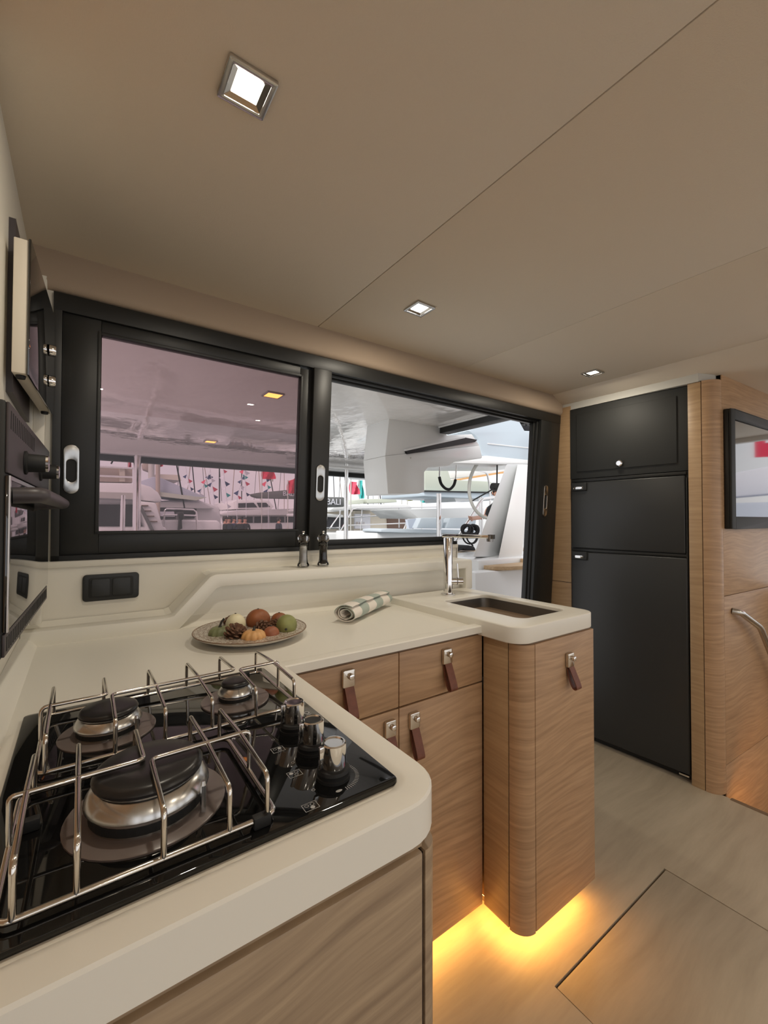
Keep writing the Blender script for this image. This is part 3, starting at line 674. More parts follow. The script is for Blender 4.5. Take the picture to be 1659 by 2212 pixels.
mesh('handle', tube(fillet([(ovx(.86)+.0005, .86, 1.236), (ovx(.86)+.034, .865, 1.238), (ovx(1.1)+.036, 1.1, 1.238), (ovx(1.34)+.034, 1.335, 1.238), (ovx(1.34)+.0005, 1.34, 1.236)], .02, 6), .0125, 14), 'oven_panel', dr_, smooth=60)
mesh('vent_panel', ob(.829, 1.386, .998, 1.031, -.004, -.0005), 'oven_panel', ov, bevel=.001)
for k in range(30):
    y = .842+k*.0180
    if y < 1.10: mesh('vent_slot', ob(y, y+.007, 1.335, 1.362, 0, .0004), 'rubber', ov)
    mesh('vent_slot', ob(y, y+.007, 1.004, 1.025, -.0005, .0001), 'rubber', ov)
for y, z, big in ((.985, 1.300, 1), (1.20, 1.305, 0)):
    kx = ovx(y)
    kn = mesh('knob', lathe([(.021, 0), (.021, .003), (.0165, .005), (.0155, .028), (.014, .030)], 22, (kx, y, z), axis=(1, .0, 0)), 'rubber', ov, smooth=40)
    mesh('knob_cap', lathe([(.0145, .0285), (.0150, .033), (.012, .0345)], 22, (kx, y, z), axis=(1, 0, 0)), 'chrome', kn, smooth=40)
mw_ = thing('microwave', (-.11, 1.2, 1.47), 'built-in microwave with ivory case and black glass door, high in the corner', 'microwave')
def mwx(y): return -.0865+.055*(y-1.0)
mesh('case', ob(1.037, 1.399, 1.472, 1.726, -.026, -.004, mwx), 'bulk', mw_, bevel=.002)
mesh('recess_trim', box(-.1229, -.1125, 1.085, 1.40, 1.445, 1.785), 'oven_panel', mw_)
md = mesh('microwave_door', ob(1.034, 1.402, 1.470, 1.728, -.004, 0, mwx), 'oven_glass', mw_, bevel=.001)
for z in (1.610, 1.535):
    mesh('knob', lathe([(.014, 0), (.0135, .011), (.012, .013)], 22, (mwx(1.31), 1.31, z), axis=(1, 0, 0)), 'chrome', mw_, smooth=40)
for y in (1.055, 1.375):
    mesh('foot', lathe([(.007, 1.466), (.008, 1.470), (.008, 1.473)], 14, (mwx(y)-.015, y, 0)), 'rubber', mw_)

# ------------------------------------------------------------------ fridge column
def fx(y): return 2.2835-.0500*(y-.78)
def fb(y0, y1, z0, z1, d0, d1): return ob(y0, y1, z0, z1, -d0, -d1, fx)
cup = thing('upper_cupboard', (2.5, 1.08, 1.43), 'matt black cupboard with chrome knob above the fridge', 'cupboard')
mesh('frame', hexa([(fx(.795)+.004, .795, 1.432), (fx(1.362)+.004, 1.362, 1.432), (fx(1.362)+.004, 1.362, 1.826), (fx(.795)+.004, .795, 1.826)], [(2.75, .795, 1.432), (2.75, 1.362, 1.432), (2.75, 1.362, 1.826), (2.75, .795, 1.826)]), 'blackmatte', cup, bevel=.001)
dc = mesh('cupboard_door', fb(.838, 1.322, 1.470, 1.788, -.002, .0025), 'blackmatte', cup, bevel=.0015)
mesh('knob', lathe([(.012, 0), (.012, .006), (.0165, .010), (.0165, .016), (.012, .020)], 24, (fx(1.09)-.0015, 1.09, 1.494), axis=(-1, 0, 0)), 'chrome', dc, smooth=40)
fr = thing('fridge', (2.5, 1.08, 0), 'tall black fridge-freezer with two latched doors beside the oak corner post', 'fridge')
mesh('cabinet', hexa([(fx(.793)+.010, .793, .03), (fx(1.362)+.010, 1.362, .03), (fx(1.362)+.010, 1.362, 1.430), (fx(.793)+.010, .793, 1.430)], [(2.75, .793, .03), (2.75, 1.362, .03), (2.75, 1.362, 1.430), (2.75, .793, 1.430)]), 'black', fr)
mesh('plinth', fb(.795, 1.362, .002, .034, -.06, -.03), 'black', fr)
d1 = mesh('freezer_door', fb(.806, 1.352, 1.046, 1.410, -.010, .006), 'fridge', fr, bevel=.006, seg=3)
d2 = mesh('fridge_door', fb(.800, 1.352, .036, 1.026, -.010, .006), 'fridge', fr, bevel=.006, seg=3)
mesh('door_rail', fb(.802, 1.352, 1.029, 1.042, -.006, .004), 'black', fr, bevel=.002)
mesh('door_rail', fb(.802, 1.352, 1.413, 1.428, -.006, .004), 'black', fr, bevel=.002)
mesh('edge_trim', fb(.797, .803, .036, 1.40, -.01, .004), 'black', fr)
for d, z in ((d1, 1.398), (d2, 1.018)):
    h_ = mesh('door_latch', fb(1.262, 1.346, z-.036, z+.010, .004, .018), 'plug', d, bevel=.005, seg=3)
    mesh('latch_insert', fb(1.278, 1.332, z-.026, z-.012, .017, .0195), 'chrome', h_, bevel=.001)
mesh('hinge_bracket', fb(.800, .840, .026, .034, -.002, .010), 'chrome', fr, bevel=.001)

# ------------------------------------------------------------------ television and handrail on the bulkhead
tvt = thing('television', (2.65, .66, 1.16), 'wall-mounted flat television in a black bezel on the oak bulkhead', 'television')
def tb(x0, x1, z0, z1, d0, d1):
    return hexa([(x0, tvy(x0)-d0, z0), (x1, tvy(x1)-d0, z0), (x1, tvy(x1)-d0, z1), (x0, tvy(x0)-d0, z1)], [(x0, tvy(x0)-d1, z0), (x1, tvy(x1)-d1, z0), (x1, tvy(x1)-d1, z1), (x0, tvy(x0)-d1, z1)])
mesh('case', tb(2.345, 3.00, 1.163, 1.700, .002, .020), 'black', tvt, bevel=.002)
mesh('bezel', join(tb(2.345, 2.385, 1.163, 1.700, .02, .030), tb(2.96, 3.00, 1.163, 1.700, .02, .030), tb(2.385, 2.96, 1.655, 1.700, .02, .030), tb(2.385, 2.96, 1.163, 1.218, .02, .030)), 'blackmatte', tvt, bevel=.003)
mesh('screen', tb(2.383, 2.962, 1.216, 1.657, .02, .0225), 'lens', tvt)
mesh('maker_mark', tb(2.80, 2.83, 1.200, 1.206, .030, .0305), 'print', tvt)
hr = thing('handrail', (2.6, .65, .30), 'bent chrome handrail descending along the oak bulkhead beside the stairwell', 'handrail')
mesh('rail', tube(fillet([(2.415, tvy(2.415)-.0005, .790), (2.425, tvy(2.42)-.03, .786), (2.60, tvy(2.60)-.045, .700), (2.83, tvy(2.83)-.045, .44), (2.94, tvy(2.94)-.045, .30)], .03, 5), .0135, 14), 'steel', hr, smooth=60)
mesh('rail_bracket', cyl((2.86, tvy(2.86)-.0005, .372), (2.86, tvy(2.86)-.045, .405), .0085, 12), 'steel', hr, smooth=60)
# stairwell: two treads and its own amber strip
for k, (x0, z) in enumerate(((2.30, -.26), (2.62, -.52))):
    struct('trim_stair_tread', box(x0+.02, x0+.34, -.45, .64, z-.03, z), 'floor', bevel=.004)
sl = thing('stair_light_strip', (2.31, .1, -.06), 'amber light strip under the floor edge in the stairwell', 'light strip')
mesh('led_tape', box(2.3015, 2.306, -.3, .60, -.075, -.062), 'led', sl)
mesh('tape_channel', box(2.3002, 2.312, -.3, .60, -.061, -.050), 'nickel', sl)

# ------------------------------------------------------------------ plate with autumn gourds
PX, PY, PZ = .380, 1.163, .8802
pl = thing('dinner_plate', (PX, PY, PZ), 'wide stoneware plate with combed brown glaze, holding small gourds on the worktop', 'plate')
mesh('underside', lathe([(.060, PZ), (.085, PZ), (.112, PZ+.0055), (.140, PZ+.0165), (.1475, PZ+.0225)], 48, (PX, PY, 0)), 'plate_out', pl, smooth=40)
mesh('well', lathe([(.1462, PZ+.0235), (.138, PZ+.0190), (.110, PZ+.0085), (.090, PZ+.0045), (.02, PZ+.0040)], 48, (PX, PY, 0)), 'plate_in', pl, smooth=50)
mesh('rim', tube([(PX+.147*math.cos(2*PI*i/48), PY+.147*math.sin(2*PI*i/48), PZ+.0230) for i in range(48)], .0013, 6, True), 'rim', pl, smooth=60)
BZ = PZ+.0042
def ribs(n, d): return lambda a, th: 1-d*(1-abs(math.cos(a*n/2)))**1.6*math.sin(th)
def pumpkin(x, y, rx, rz, n, d, mtl, label, stem=None, z=None):
    z = BZ if z is None else z
    t = thing('pumpkin', (x, y, z), label, 'pumpkin')
    def dim(a, th): return ribs(n, d)(a, th)
    g = ball((x, y, z+rz), rx, rx, rz, 48, 14, dim)
    g = ([V(p.x, p.y, p.z-(.22*rz*math.exp(-((p.x-x)**2+(p.y-y)**2)/(rx*.35)**2) if p.z > z+rz else 0)) for p in g[0]], g[1])
    mesh('flesh', g, mtl, t, smooth=80)
    h = 2*rz*.90
    pts = stem or [(0, 0, 0), (.001, 0, .008), (.003, .001, .014)]
    mesh('stem', tube([V(x, y, z+h-.003)+V(*p) for p in pts], [.0055]+[.003]*(len(pts)-1), 8), 'stem', t, smooth=60)
    return t
pumpkin(.295, 1.152, .029, .0205, 10, .14, 'pump_green', 'small sage green pumpkin with a tall curved stem on the plate', [(0, 0, 0), (.001, 0, .008), (.004, 0, .016), (.010, -.002, .024)])
pumpkin(.356, 1.070, .031, .0195, 10, .16, 'pump_orange', 'small pale orange ribbed pumpkin at the front of the plate', z=BZ+.0015)
def gourd(x, y, r, mtl, label, sq=(1, 1, 1), tilt=0, nub=False, dz=0):
    t = thing('gourd', (x, y, BZ+dz), label, 'gourd')
    c = V(x, y, BZ+dz+r*sq[2])
    mesh('flesh', ball(c, r*sq[0], r*sq[1], r*sq[2], 28, 16, lambda a, th: 1+.03*math.sin(3*a+th)), mtl, t, smooth=80)
    if nub: mesh('blossom_end', lathe([(.0035, 0), (.003, .001), (.001, .0014)], 10, c+V(-.012, -.95*r*sq[1], -.004)*1.0, axis=(-.3, -1, -.1)), 'stem', t)
    else: mesh('stem_scar', lathe([(.003, 0), (.002, .002)], 8, c+V(0, 0, r*sq[2]-.0005)), 'stem', t)
    return t
gourd(.403, 1.074, .0205, 'gourd_rust2', 'small round reddish gourd between the orange pumpkin and the olive gourd', (1.0, 1.0, .95), dz=.001)
gourd(.452, 1.092, .0275, 'gourd_green', 'round olive green gourd on the plate facing the rolled towel', (1, 1, 1.03), nub=True, dz=.0035)
gourd(.408, 1.190, .032, 'gourd_rust', 'largest rust brown gourd at the middle of the plate', (1.05, 1, .98), dz=.001)
gourd(.470, 1.190, .0225, 'gourd_rust', 'small rust brown gourd half hidden behind the olive gourd', (1.1, 1, .95), dz=.003)
gourd(.342, 1.178, .0265, 'gourd_white', 'smooth cream gourd behind the front pine cone', (1, 1, 1.15))
def pinecone(x, y, r, h, label, tilt=(0, 0), seed=1):
    rnd = random.Random(seed)
    t = thing('pine_cone', (x, y, BZ), label, 'pine cone', 'pine cones on the plate')
    c = V(x, y, BZ+h*.5); rot = Matrix.Rotation(tilt[0], 3, 'X') @ Matrix.Rotation(tilt[1], 3, 'Y')
    core = ball((0, 0, 0), r*.5, r*.5, h*.42, 12, 8)
    mesh('core', ([c+rot @ p for p in core[0]], core[1]), 'cone', t, smooth=80)
    N = 46
    for k in range(N):
        u = (k+.5)/N; a = k*2.39996; zz = -h*.44+h*.86*u; rr = r*math.sin(PI*(.16+.78*u))**.8
        out = V(math.cos(a), math.sin(a), .35+.5*u).normalized(); sd_ = V(-math.sin(a), math.cos(a), 0); upv = out.cross(sd_)*-1
        b0 = V(math.cos(a)*rr*.35, math.sin(a)*rr*.35, zz-.002); ln = rr*.72+.003; w = .0042+.0035*math.sin(PI*u)
        tip = b0+out*ln
        v = [b0-sd_*w*.5, b0+sd_*w*.5, tip+sd_*w-out*.003, tip+upv*.0015, tip-sd_*w-out*.003, b0-upv*.001, tip-upv*.0025-out*.002]
        f = [[0, 1, 2, 3, 4], [5, 6, 2, 1], [5, 0, 4, 6], [6, 4, 3], [6, 3, 2], [0, 5, 1]]
        mesh('scale', ([c+rot @ p for p in v], f), 'cone', t)
    return t
pinecone(.321, 1.103, .029, .050, 'open brown pine cone leaning between the green and orange pumpkins', (.5, .2), 1)
pinecone(.352, 1.240, .024, .044, 'brown pine cone at the back of the plate behind the cream gourd', (.3, -.3), 2)
pinecone(.398, 1.128, .026, .036, 'brown pine cone lying between the orange pumpkin and largest rust gourd', (1.2, .4), 3)
pinecone(.441, 1.146, .021, .034, 'brown pine cone tucked behind the olive gourd', (.9, -.6), 4)

# ------------------------------------------------------------------ rolled tea towel
p0, p1 = V(.668, 1.150, .8802), V(.925, 1.305, .8802); ax = (p1-p0); Ln = ax.length; an = math.atan2(ax.y, ax.x)
prof = []
for i in range(61):
    t_ = i/60; a = -PI*.5+t_*2*PI*2.6; rr = .013+.020*t_
    prof.append((rr*1.25*math.cos(a), rr*.86*math.sin(a)))
th = .0026
vv, ff = [], []; NS = 15
for s in range(NS):
    xs_ = Ln*s/(NS-1); k = 1-.10*abs(s/(NS-1)-.35); 
    for j, (py_, pz_) in enumerate(prof):
        tn = Vector((prof[min(j+1, 60)][0]-prof[max(j-1, 0)][0], prof[min(j+1, 60)][1]-prof[max(j-1, 0)][1])).normalized()
        wob = .0016*math.sin(9*xs_*10+j*.4)+.0012*math.sin(xs_*50+j)
        for sg in (.5, -.5):
            vv.append(V(xs_+.002*math.sin(j*.3), (py_+tn.y*th*sg+wob)*k+.012*math.sin(s/(NS-1)*PI)*.3, max(.0, .0288+(pz_-tn.x*th*sg)*k)))
m_ = len(prof)
for s in range(NS-1):
    for j in range(m_-1):
        a, b = (s*m_+j)*2, ((s+1)*m_+j)*2
        ff += [[a, a+2, b+2, b], [a+1, b+1, b+3, a+3]]
for s in (0, NS-1):
    for j in range(m_-1):
        a = (s*m_+j)*2; ff.append([a, a+1, a+3, a+2])
tw = mesh('tea_towel', (vv, ff), 'towel', loc=(0, 0, 0), smooth=60)
tw.location = p0; tw.rotation_euler = (0, 0, an); ORG[tw] = p0
tag(tw, 'rolled tea towel in white and sage green stripes on the worktop', 'towel')

# ================================================================== outside: cockpit
def sl_(poly, Y, th):     # outline at its own distance with real thickness
    f_ = [at(x, y, Y) for x, y in poly]
    return hexa(f_, [p+V(0, th, 0) for p in f_])
def bar(a, b, Y, r, Yb=None, n=8): return tube([at(*a, Y), at(*b, Yb or Y)], r, n)
HZ = 1.95
ht = thing('cockpit_hardtop', (2.0, 3.6, HZ), 'glossy white cockpit hardtop seen through the window, with dark aft edge', 'hardtop')
mesh('underside', prism([(-1.0, 1.60), (2.335, 1.60), (2.335, 2.56), (4.2, 5.45), (-1.0, 5.45)], HZ, HZ+.14), 'hardtop', ht, bevel=.01)
mesh('roof_channel', box(2.335, 2.43, 1.62, 2.53, HZ-.055, HZ+.10), 'black', ht, bevel=.004)
mesh('channel_rim', box(2.322, 2.336, 1.62, 2.53, HZ-.012, HZ-.0005), 'white', ht)
mesh('aft_edge', box(-1.0, 4.2, 5.45, 5.62, HZ-.035, HZ+.12), 'white', ht, bevel=.01)
mesh('edge_seal', hexa([(-1.0, 5.56, HZ-.10), (4.2, 5.56, HZ-.10), (4.2, 5.60, HZ-.035), (-1, 5.60, HZ-.035)], [(-1.0, 5.66, HZ-.10), (4.2, 5.66, HZ-.10), (4.2, 5.66, HZ-.035), (-1, 5.66, HZ-.035)]), 'blackmatte', ht)
for k, (px, py, lab) in enumerate(((590, 852, 'square amber lamp in the cockpit hardtop close to the window'), (455, 953, 'square amber lamp far back in the cockpit hardtop'))):
    p = atz(px, py, HZ); h = .055
    cl = thing('cockpit_lamp', (p.x, p.y, HZ-.01), lab, 'lamp', 'amber cockpit lamps')
    mesh('bezel', ringplate(rrect(p.x-h, p.x+h, p.y-h, p.y+h, .006, 3), rrect(p.x-h*.8, p.x+h*.8, p.y-h*.8, p.y+h*.8, .005, 3), HZ-.008, HZ-.0005), 'steel', cl)
    mesh('diffuser', ([V(p.x+a*h*.8, p.y+b*h*.8, HZ-.006) for a, b in ((-1, -1), (1, -1), (1, 1), (-1, 1))], [[0, 1, 2, 3]]), 'orange_glow', cl)
struct('floor_cockpit', box(-3, 7, 1.56, 5.6, -.12, -.02), 'white2')
cm = thing('cockpit_coaming', (1.0, 5.9, 0), 'white moulded aft coaming of the cockpit behind the posts', 'coaming')
mesh('moulding', box(-3, 7.5, 5.59, 6.0, -.5, .86), 'white2', cm, bevel=.03)
mesh('cap_rail', box(-3, 7.5, 5.58, 6.05, .86, .885), 'white', cm, bevel=.01)
for px, py0, Yp, r, lab in ((297, 975, 5.50, .040, 'thick polished steel post holding up the hardtop behind the tinted pane'), (748, 1003, 5.30, .031, 'polished steel post under the hardtop in the open part of the window'), (948, 1066, 5.30, .040, 'short polished steel post under the white helm moulding')):
    p = at(px, py0, Yp); zt = HZ-.002 if Yp < 5.45 else HZ-.036
    if px == 948: zt = p.z
    ps = thing('steel_post', (p.x, Yp, -.02), lab, 'post', 'cockpit roof posts')
    mesh('tube', cyl((p.x, Yp, -.018), (p.x, Yp, zt), r, 18), 'chrome', ps, smooth=50)
    mesh('foot_flange', lathe([(r*2, -.019), (r*2, -.01), (r*1.1, 0)], 18, (p.x, Yp, 0)), 'chrome', ps, smooth=50)
    if px == 748: mesh('top_plate', box(p.x-.9, p.x+.35, Yp-.05, Yp+.05, HZ-.034, HZ-.004), 'white', ps, bevel=.01)

# helm station: hanging moulding, blue-grey seat shell, leaning pedestal, wheel
hm = thing('helm_moulding', (2.3, 2.6, 1.4), 'faceted white moulding hanging from the hardtop with a long black grab slot', 'moulding')
mesh('upper_shell', sl_([(841, 899), (952, 921), (966, 940), (1020, 938), (1036, 962), (832, 985)], 2.55, .3), 'white', hm, bevel=.006)
mesh('lower_shell', sl_([(832, 985), (1036, 962), (1042, 988), (1040, 990), (985, 996), (970, 1006), (925, 1010), (917, 1020), (917, 1063), (905, 1066), (838, 1067)], 2.54, .3), 'white', hm, bevel=.006)
mesh('grab_slot', sl_([(877, 973), (1005, 945), (1031, 950), (1026, 955), (880, 981)], 2.53, .06), 'black', hm)
mesh('slot_rim', sl_([(876, 970), (1003, 943), (1005, 946), (877, 974)], 2.525, .06), 'white', hm)
mesh('screw_cap', lathe([(.007, 0), (.005, .004)], 10, at(887, 989, 2.54), axis=(0, -1, 0)), 'greystrip', hm)
hs = thing('helm_seat_shell', (3.9, 3.8, 1.7), 'pale blue grey moulded seat shell above the leaning helm pedestal', 'seat shell')
mesh('shell', sl_([(1010, 930), (1086, 900), (1122, 908), (1134, 930), (1175, 932), (1175, 1003), (1052, 992), (1040, 982), (1034, 950), (1026, 940)], 3.45, .9), 'bluewhite', hs, bevel=.02)
mesh('lower_edge', sl_([(985, 990), (1052, 984), (1175, 997), (1175, 1004), (1090, 1003), (980, 1000)], 3.40, .9), 'white', hs, bevel=.01)
mesh('moulded_line', sl_([(1054, 957), (1175, 970), (1175, 972), (1054, 959)], 3.44, .02), 'white', hs)
pd = thing('helm_pedestal', (3.6, 3.1, .02), 'leaning white helm pedestal carrying the steering wheel', 'pedestal')
mesh('left_facet', hexa([at(1094, 1003, 3.1), at(1120, 1003, 3.25), at(1080, 1203, 3.25), at(1022, 1203, 3.0)], [at(1098, 1003, 3.32), at(1122, 1003, 3.36), at(1083, 1203, 3.36), at(1028, 1203, 3.32)]), 'white2', pd, bevel=.01)
mesh('right_facet', hexa([at(1118, 1003, 3.10), at(1148, 1004, 3.10), at(1126, 1206, 3.0), at(1076, 1208, 3.0)], [at(1120, 1003, 3.36), at(1150, 1004, 3.36), at(1128, 1206, 3.3), at(1079, 1208, 3.3)]), 'white', pd, bevel=.01)
mesh('plinth', box(3.25, 4.3, 2.95, 3.8, -.018, at(1080, 1200, 3.2).z), 'white', pd, bevel=.03)
wc = at(1072, 1052, 3.50); R_ = .40
wn = (V(.10, 1.0, .12)).normalized(); wu = wn.cross(V(0, 0, 1)).normalized(); wv = wn.cross(wu)
wh = thing('steering_wheel', (wc.x, wc.y, wc.z-R_), 'large steering wheel with pale rim beside the white pedestal', 'steering wheel')
mesh('rim', tube([wc+wn*.04+wu*(R_*math.cos(2*PI*i/40))+wv*(R_*math.sin(2*PI*i/40)) for i in range(40)], .020, 10, True), 'greystrip', wh, smooth=60)
for k in range(3):
    a = 2*PI*k/3+.55
    mesh('spoke', tube([wc-wn*.01, wc+wn*.04+wu*(R_*math.cos(a))+wv*(R_*math.sin(a))], .009, 8), 'black', wh, smooth=60)
mesh('hub', cyl(wc-wn*.12, wc+wn*.06, .05, 16), 'black', wh, smooth=50)
ct = thing('cockpit_bench', (3.8, 2.75, 0), 'white moulded cockpit bench with a rounded teak seat board', 'bench')
z_s = .705
mesh('base', box(3.02, 4.9, 2.78, 2.93, -.018, z_s), 'white', ct, bevel=.02)
bd = [(3.30, 2.93), (3.30, 2.80), (3.45, 2.715), (3.75, 2.66), (4.2, 2.62), (4.8, 2.60), (4.8, 2.93)]
mesh('seat_board', prism(bd, z_s, z_s+.04), 'teak', ct, bevel=.006)
mesh('back_strip', box(3.9, 4.9, 2.885, 2.94, z_s+.04, z_s+.075), 'teak', ct)
# cord loop, rope coil, bag, rails
lpz = [(950, 1004), (949, 1030), (952, 1045), (962, 1056), (972, 1058), (981, 1048), (984, 1036), (986, 1004)]
lc = thing('grab_loop', tuple(at(966, 1058, 2.8)), 'black padded cord loop hanging below the helm moulding', 'cord')
mesh('padded_cord', tube(fillet([at(x, y, 2.8) for x, y in lpz[1:-1]], .05, 3), .013, 8), 'rope', lc, smooth=60)
mesh('steel_end', tube([at(*lpz[0], 2.8), at(*lpz[1], 2.8)], .006, 8), 'chrome', lc); mesh('steel_end', tube([at(*lpz[-2], 2.8), at(*lpz[-1], 2.8)], .006, 8), 'chrome', lc)
rp = thing('rope_coil', tuple(at(1016, 1178, 4.0)), 'black coiled rope hung on the cockpit rail', 'rope')
for k, (cx, cy, rx, ry) in enumerate(((1006, 1143, 9, 9), (1010, 1144, 11, 10), (1022, 1144, 9, 10), (1026, 1145, 8, 10), (1015, 1155, 16, 20), (1020, 1158, 12, 16))):
    mesh('rope_turn', tube([at(cx+rx*math.cos(2*PI*i/20), cy+ry*math.sin(2*PI*i/20), 4.0+.02*k) for i in range(20)], .017 if k < 4 else .011, 7, True), 'rope', rp, smooth=60)
mesh('rope_tail', tube(fillet([at(1018, 1174, 4), at(1022, 1180, 4), at(1000, 1186, 4), at(987, 1189, 4)], .05, 3), .012, 7), 'rope', rp, smooth=60)
bgp = tag(mesh('rope_bag', sl_([(1006, 1182), (1014, 1178), (1026, 1180), (1030, 1190), (1006, 1190)], 3.95, .25), 'rope', bevel=.03), 'low black rope bag on the side deck below the coiled rope', 'bag')
dkp = at(1010, 1190, 4.1)
sdk = thing('side_deck', (dkp.x, 4.3, 0), 'white side deck with a teak edge, carrying the rope bag', 'deck')
mesh('moulding', box(3.3, 5.6, 3.92, 5.2, -.018, dkp.z-.03), 'white', sdk, bevel=.02)
mesh('teak_edge', box(3.3, 5.6, 3.93, 4.25, dkp.z-.03, dkp.z-.004), 'teak', sdk)
def rail(label, segs, r=.014, mtl='chrome', name='guard_rail'):
    a = segs[0][0]; p = at(a[0], a[1], a[2]); t = thing(name, tuple(p), label, 'rail')
    for s in segs: mesh('rail_tube', tube(fillet([at(*q) for q in s], .08, 3), r, 7), mtl, t, smooth=60)
    return t
rail('slanting steel brace rising from the tap towards the wheel', [[(972, 1190, 4.3), (1040, 1078, 4.3), (1072, 1074, 4.3)]], .022)
rail('twin upright steel stanchions beside the rope coil', [[(1036, 1170, 4.6), (1036, 1072, 4.6)], [(1041, 1172, 4.6), (1041, 1074, 4.6)]], .016)
rail('bent steel handrail running past the seat shell', [[(1163, 1072, 3.3), (1156, 1060, 3.3), (1158, 960, 3.3), (1168, 944, 3.3)]], .02)
rail('steel roof rail behind the steering wheel', [[(975, 1006, 5.5), (1052, 1020, 5.5), (1058, 1050, 5.5), (1062, 1190, 5.5)]], .02)
for k, (a, b, c2) in enumerate((((1133, 905), (1140, 900), 'x'), ((1143, 912), (1150, 905), 'x'))):
    pass
wi = thing('winch_clutches', tuple(at(1140, 925, 3.9)), 'black rope clutches and winch on top of the seat shell', 'winch')
for (pg, mt_) in (([(1130, 902), (1135, 901), (1145, 920), (1139, 923)], 'black'), ([(1124, 917), (1135, 914), (1136, 920), (1128, 922)], 'black'), ([(1128, 922), (1142, 919), (1152, 929), (1134, 929)], 'rope'), ([(1145, 911), (1150, 909), (1157, 919), (1151, 923)], 'black'), ([(1153, 921), (1160, 919), (1168, 926), (1156, 931)], 'rope'), ([(1150, 903), (1160, 904), (1168, 918), (1163, 919)], 'black')):
    mesh('clutch_lever', sl_(pg, 3.7, .12), mt_, wi, bevel=.005)

# ================================================================== outside: the marina
struct('ground_water', box(-120, 160, 5.8, 320, -1.3, -1.2), 'water')
dk = thing('pontoon', (6, 17, -.95), 'grey floating pontoon between the moored boats', 'pontoon')
mesh('deck', box(-30, 60, 17.4, 20.6, -1.0, -.45), 'greystrip', dk)
mesh('float', box(-30, 60, 17.7, 20.3, -1.2, -1.0), 'seam', dk)

def boat(name, loc, label): return thing(name, loc, label, 'boat', None)
def B(t, part, poly, Y, th, mtl, bev=.0): return mesh(part, sl_(poly, Y, th), mtl, t, bevel=bev)
# A: motor cruiser with flybridge, behind the thick post
A = boat('flybridge_cruiser', tuple(at(270, 1165, 8)), 'white flybridge cruiser with rounded roof and taupe canvas side, behind the thick post')
B(A, 'hull', [(120, 1138), (360, 1138), (372, 1240), (120, 1250)], 7.9, 3.5, 'white', .05)
B(A, 'cabin', [(130, 1078), (300, 1080), (305, 1140), (130, 1140)], 8.3, 3, 'white2')
B(A, 'cabin_window', [(140, 1089), (287, 1090), (287, 1137), (140, 1137)], 8.27, .05, 'smoke')
B(A, 'roof', [(120, 1040), (300, 1044), (325, 1051), (342, 1064), (350, 1078), (348, 1085), (300, 1080), (120, 1073)], 7.7, 4, 'white', .06)
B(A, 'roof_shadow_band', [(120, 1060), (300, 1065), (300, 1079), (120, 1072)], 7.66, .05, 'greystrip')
B(A, 'flybridge_side', [(120, 1000), (286, 1011), (286, 1042), (120, 1038)], 8.1, 2.6, 'tancanvas')
B(A, 'seat_back', [(258, 1010), (270, 1011), (270, 1040), (258, 1040)], 8.05, .2, 'bulk')
for a, b in (((120, 1003), (288, 1012)), ((120, 1024), (286, 1031))): mesh('fly_rail', bar(a, b, 8.02, .018), 'chrome', A, smooth=60)
B(A, 'stair_moulding', [(300, 1082), (337, 1086), (356, 1150), (322, 1150)], 7.6, 1.5, 'white', .03)
for k in range(4):
    x, y = 305+k*6.5, 1091+k*11.5
    B(A, 'stair_tread', [(x, y), (x+15, y), (x+16, y+2), (x+1, y+2)], 7.57, .2, 'brownwin')
mesh('stair_string', bar((303, 1094), (330, 1148), 7.56, .025), 'greycanvas', A)
mesh('hand_post', bar((266, 1070), (264, 1150), 7.4, .035), 'chrome', A, smooth=60)
mesh('rigging_stay', bar((240, 1002), (252, 980), 8.3, .012), 'rope', A)
# B: sailing catamaran under a pale blue canopy
Bt = boat('canopied_yacht', tuple(at(390, 1170, 12)), 'white sailing yacht under a pale blue canvas awning')
B(Bt, 'hull', [(300, 1082), (430, 1080), (475, 1096), (492, 1290), (300, 1290)], 12.2, 4, 'white', .05)
B(Bt, 'cabin_window', [(346, 1097), (425, 1098), (420, 1120), (346, 1122)], 12.15, .1, 'smoke')
B(Bt, 'awning', [(296, 1042), (330, 1030), (345, 1031), (447, 1075), (424, 1075), (296, 1058)], 11.6, 2.8, 'canopy', .02)
B(Bt, 'awning_edge', [(296, 1056), (424, 1073), (447, 1074), (425, 1081), (296, 1066)], 11.5, .2, 'sagecanvas')
B(Bt, 'coach_roof', [(345, 1083), (438, 1085), (465, 1099), (345, 1096)], 11.9, 3, 'white', .03)
mesh('mast', bar((327, 1034), (327, 900), 12.5, .075), 'greystrip', Bt, smooth=60)
B(Bt, 'furled_sail', [(308, 1003), (314, 992), (336, 994), (334, 1012), (326, 1020), (310, 1014)], 12.6, .3, 'tancanvas', .03)
B(Bt, 'bimini', [(338, 1024), (388, 1026), (392, 1038), (340, 1034)], 12.6, 1.5, 'bulk')
mesh('awning_pole', bar((341, 1120), (341, 985), 11.5, .05), 'tancanvas', Bt, smooth=60)
mesh('shroud', bar((380, 995), (400, 1105), 11.6, .018), 'rope', Bt)
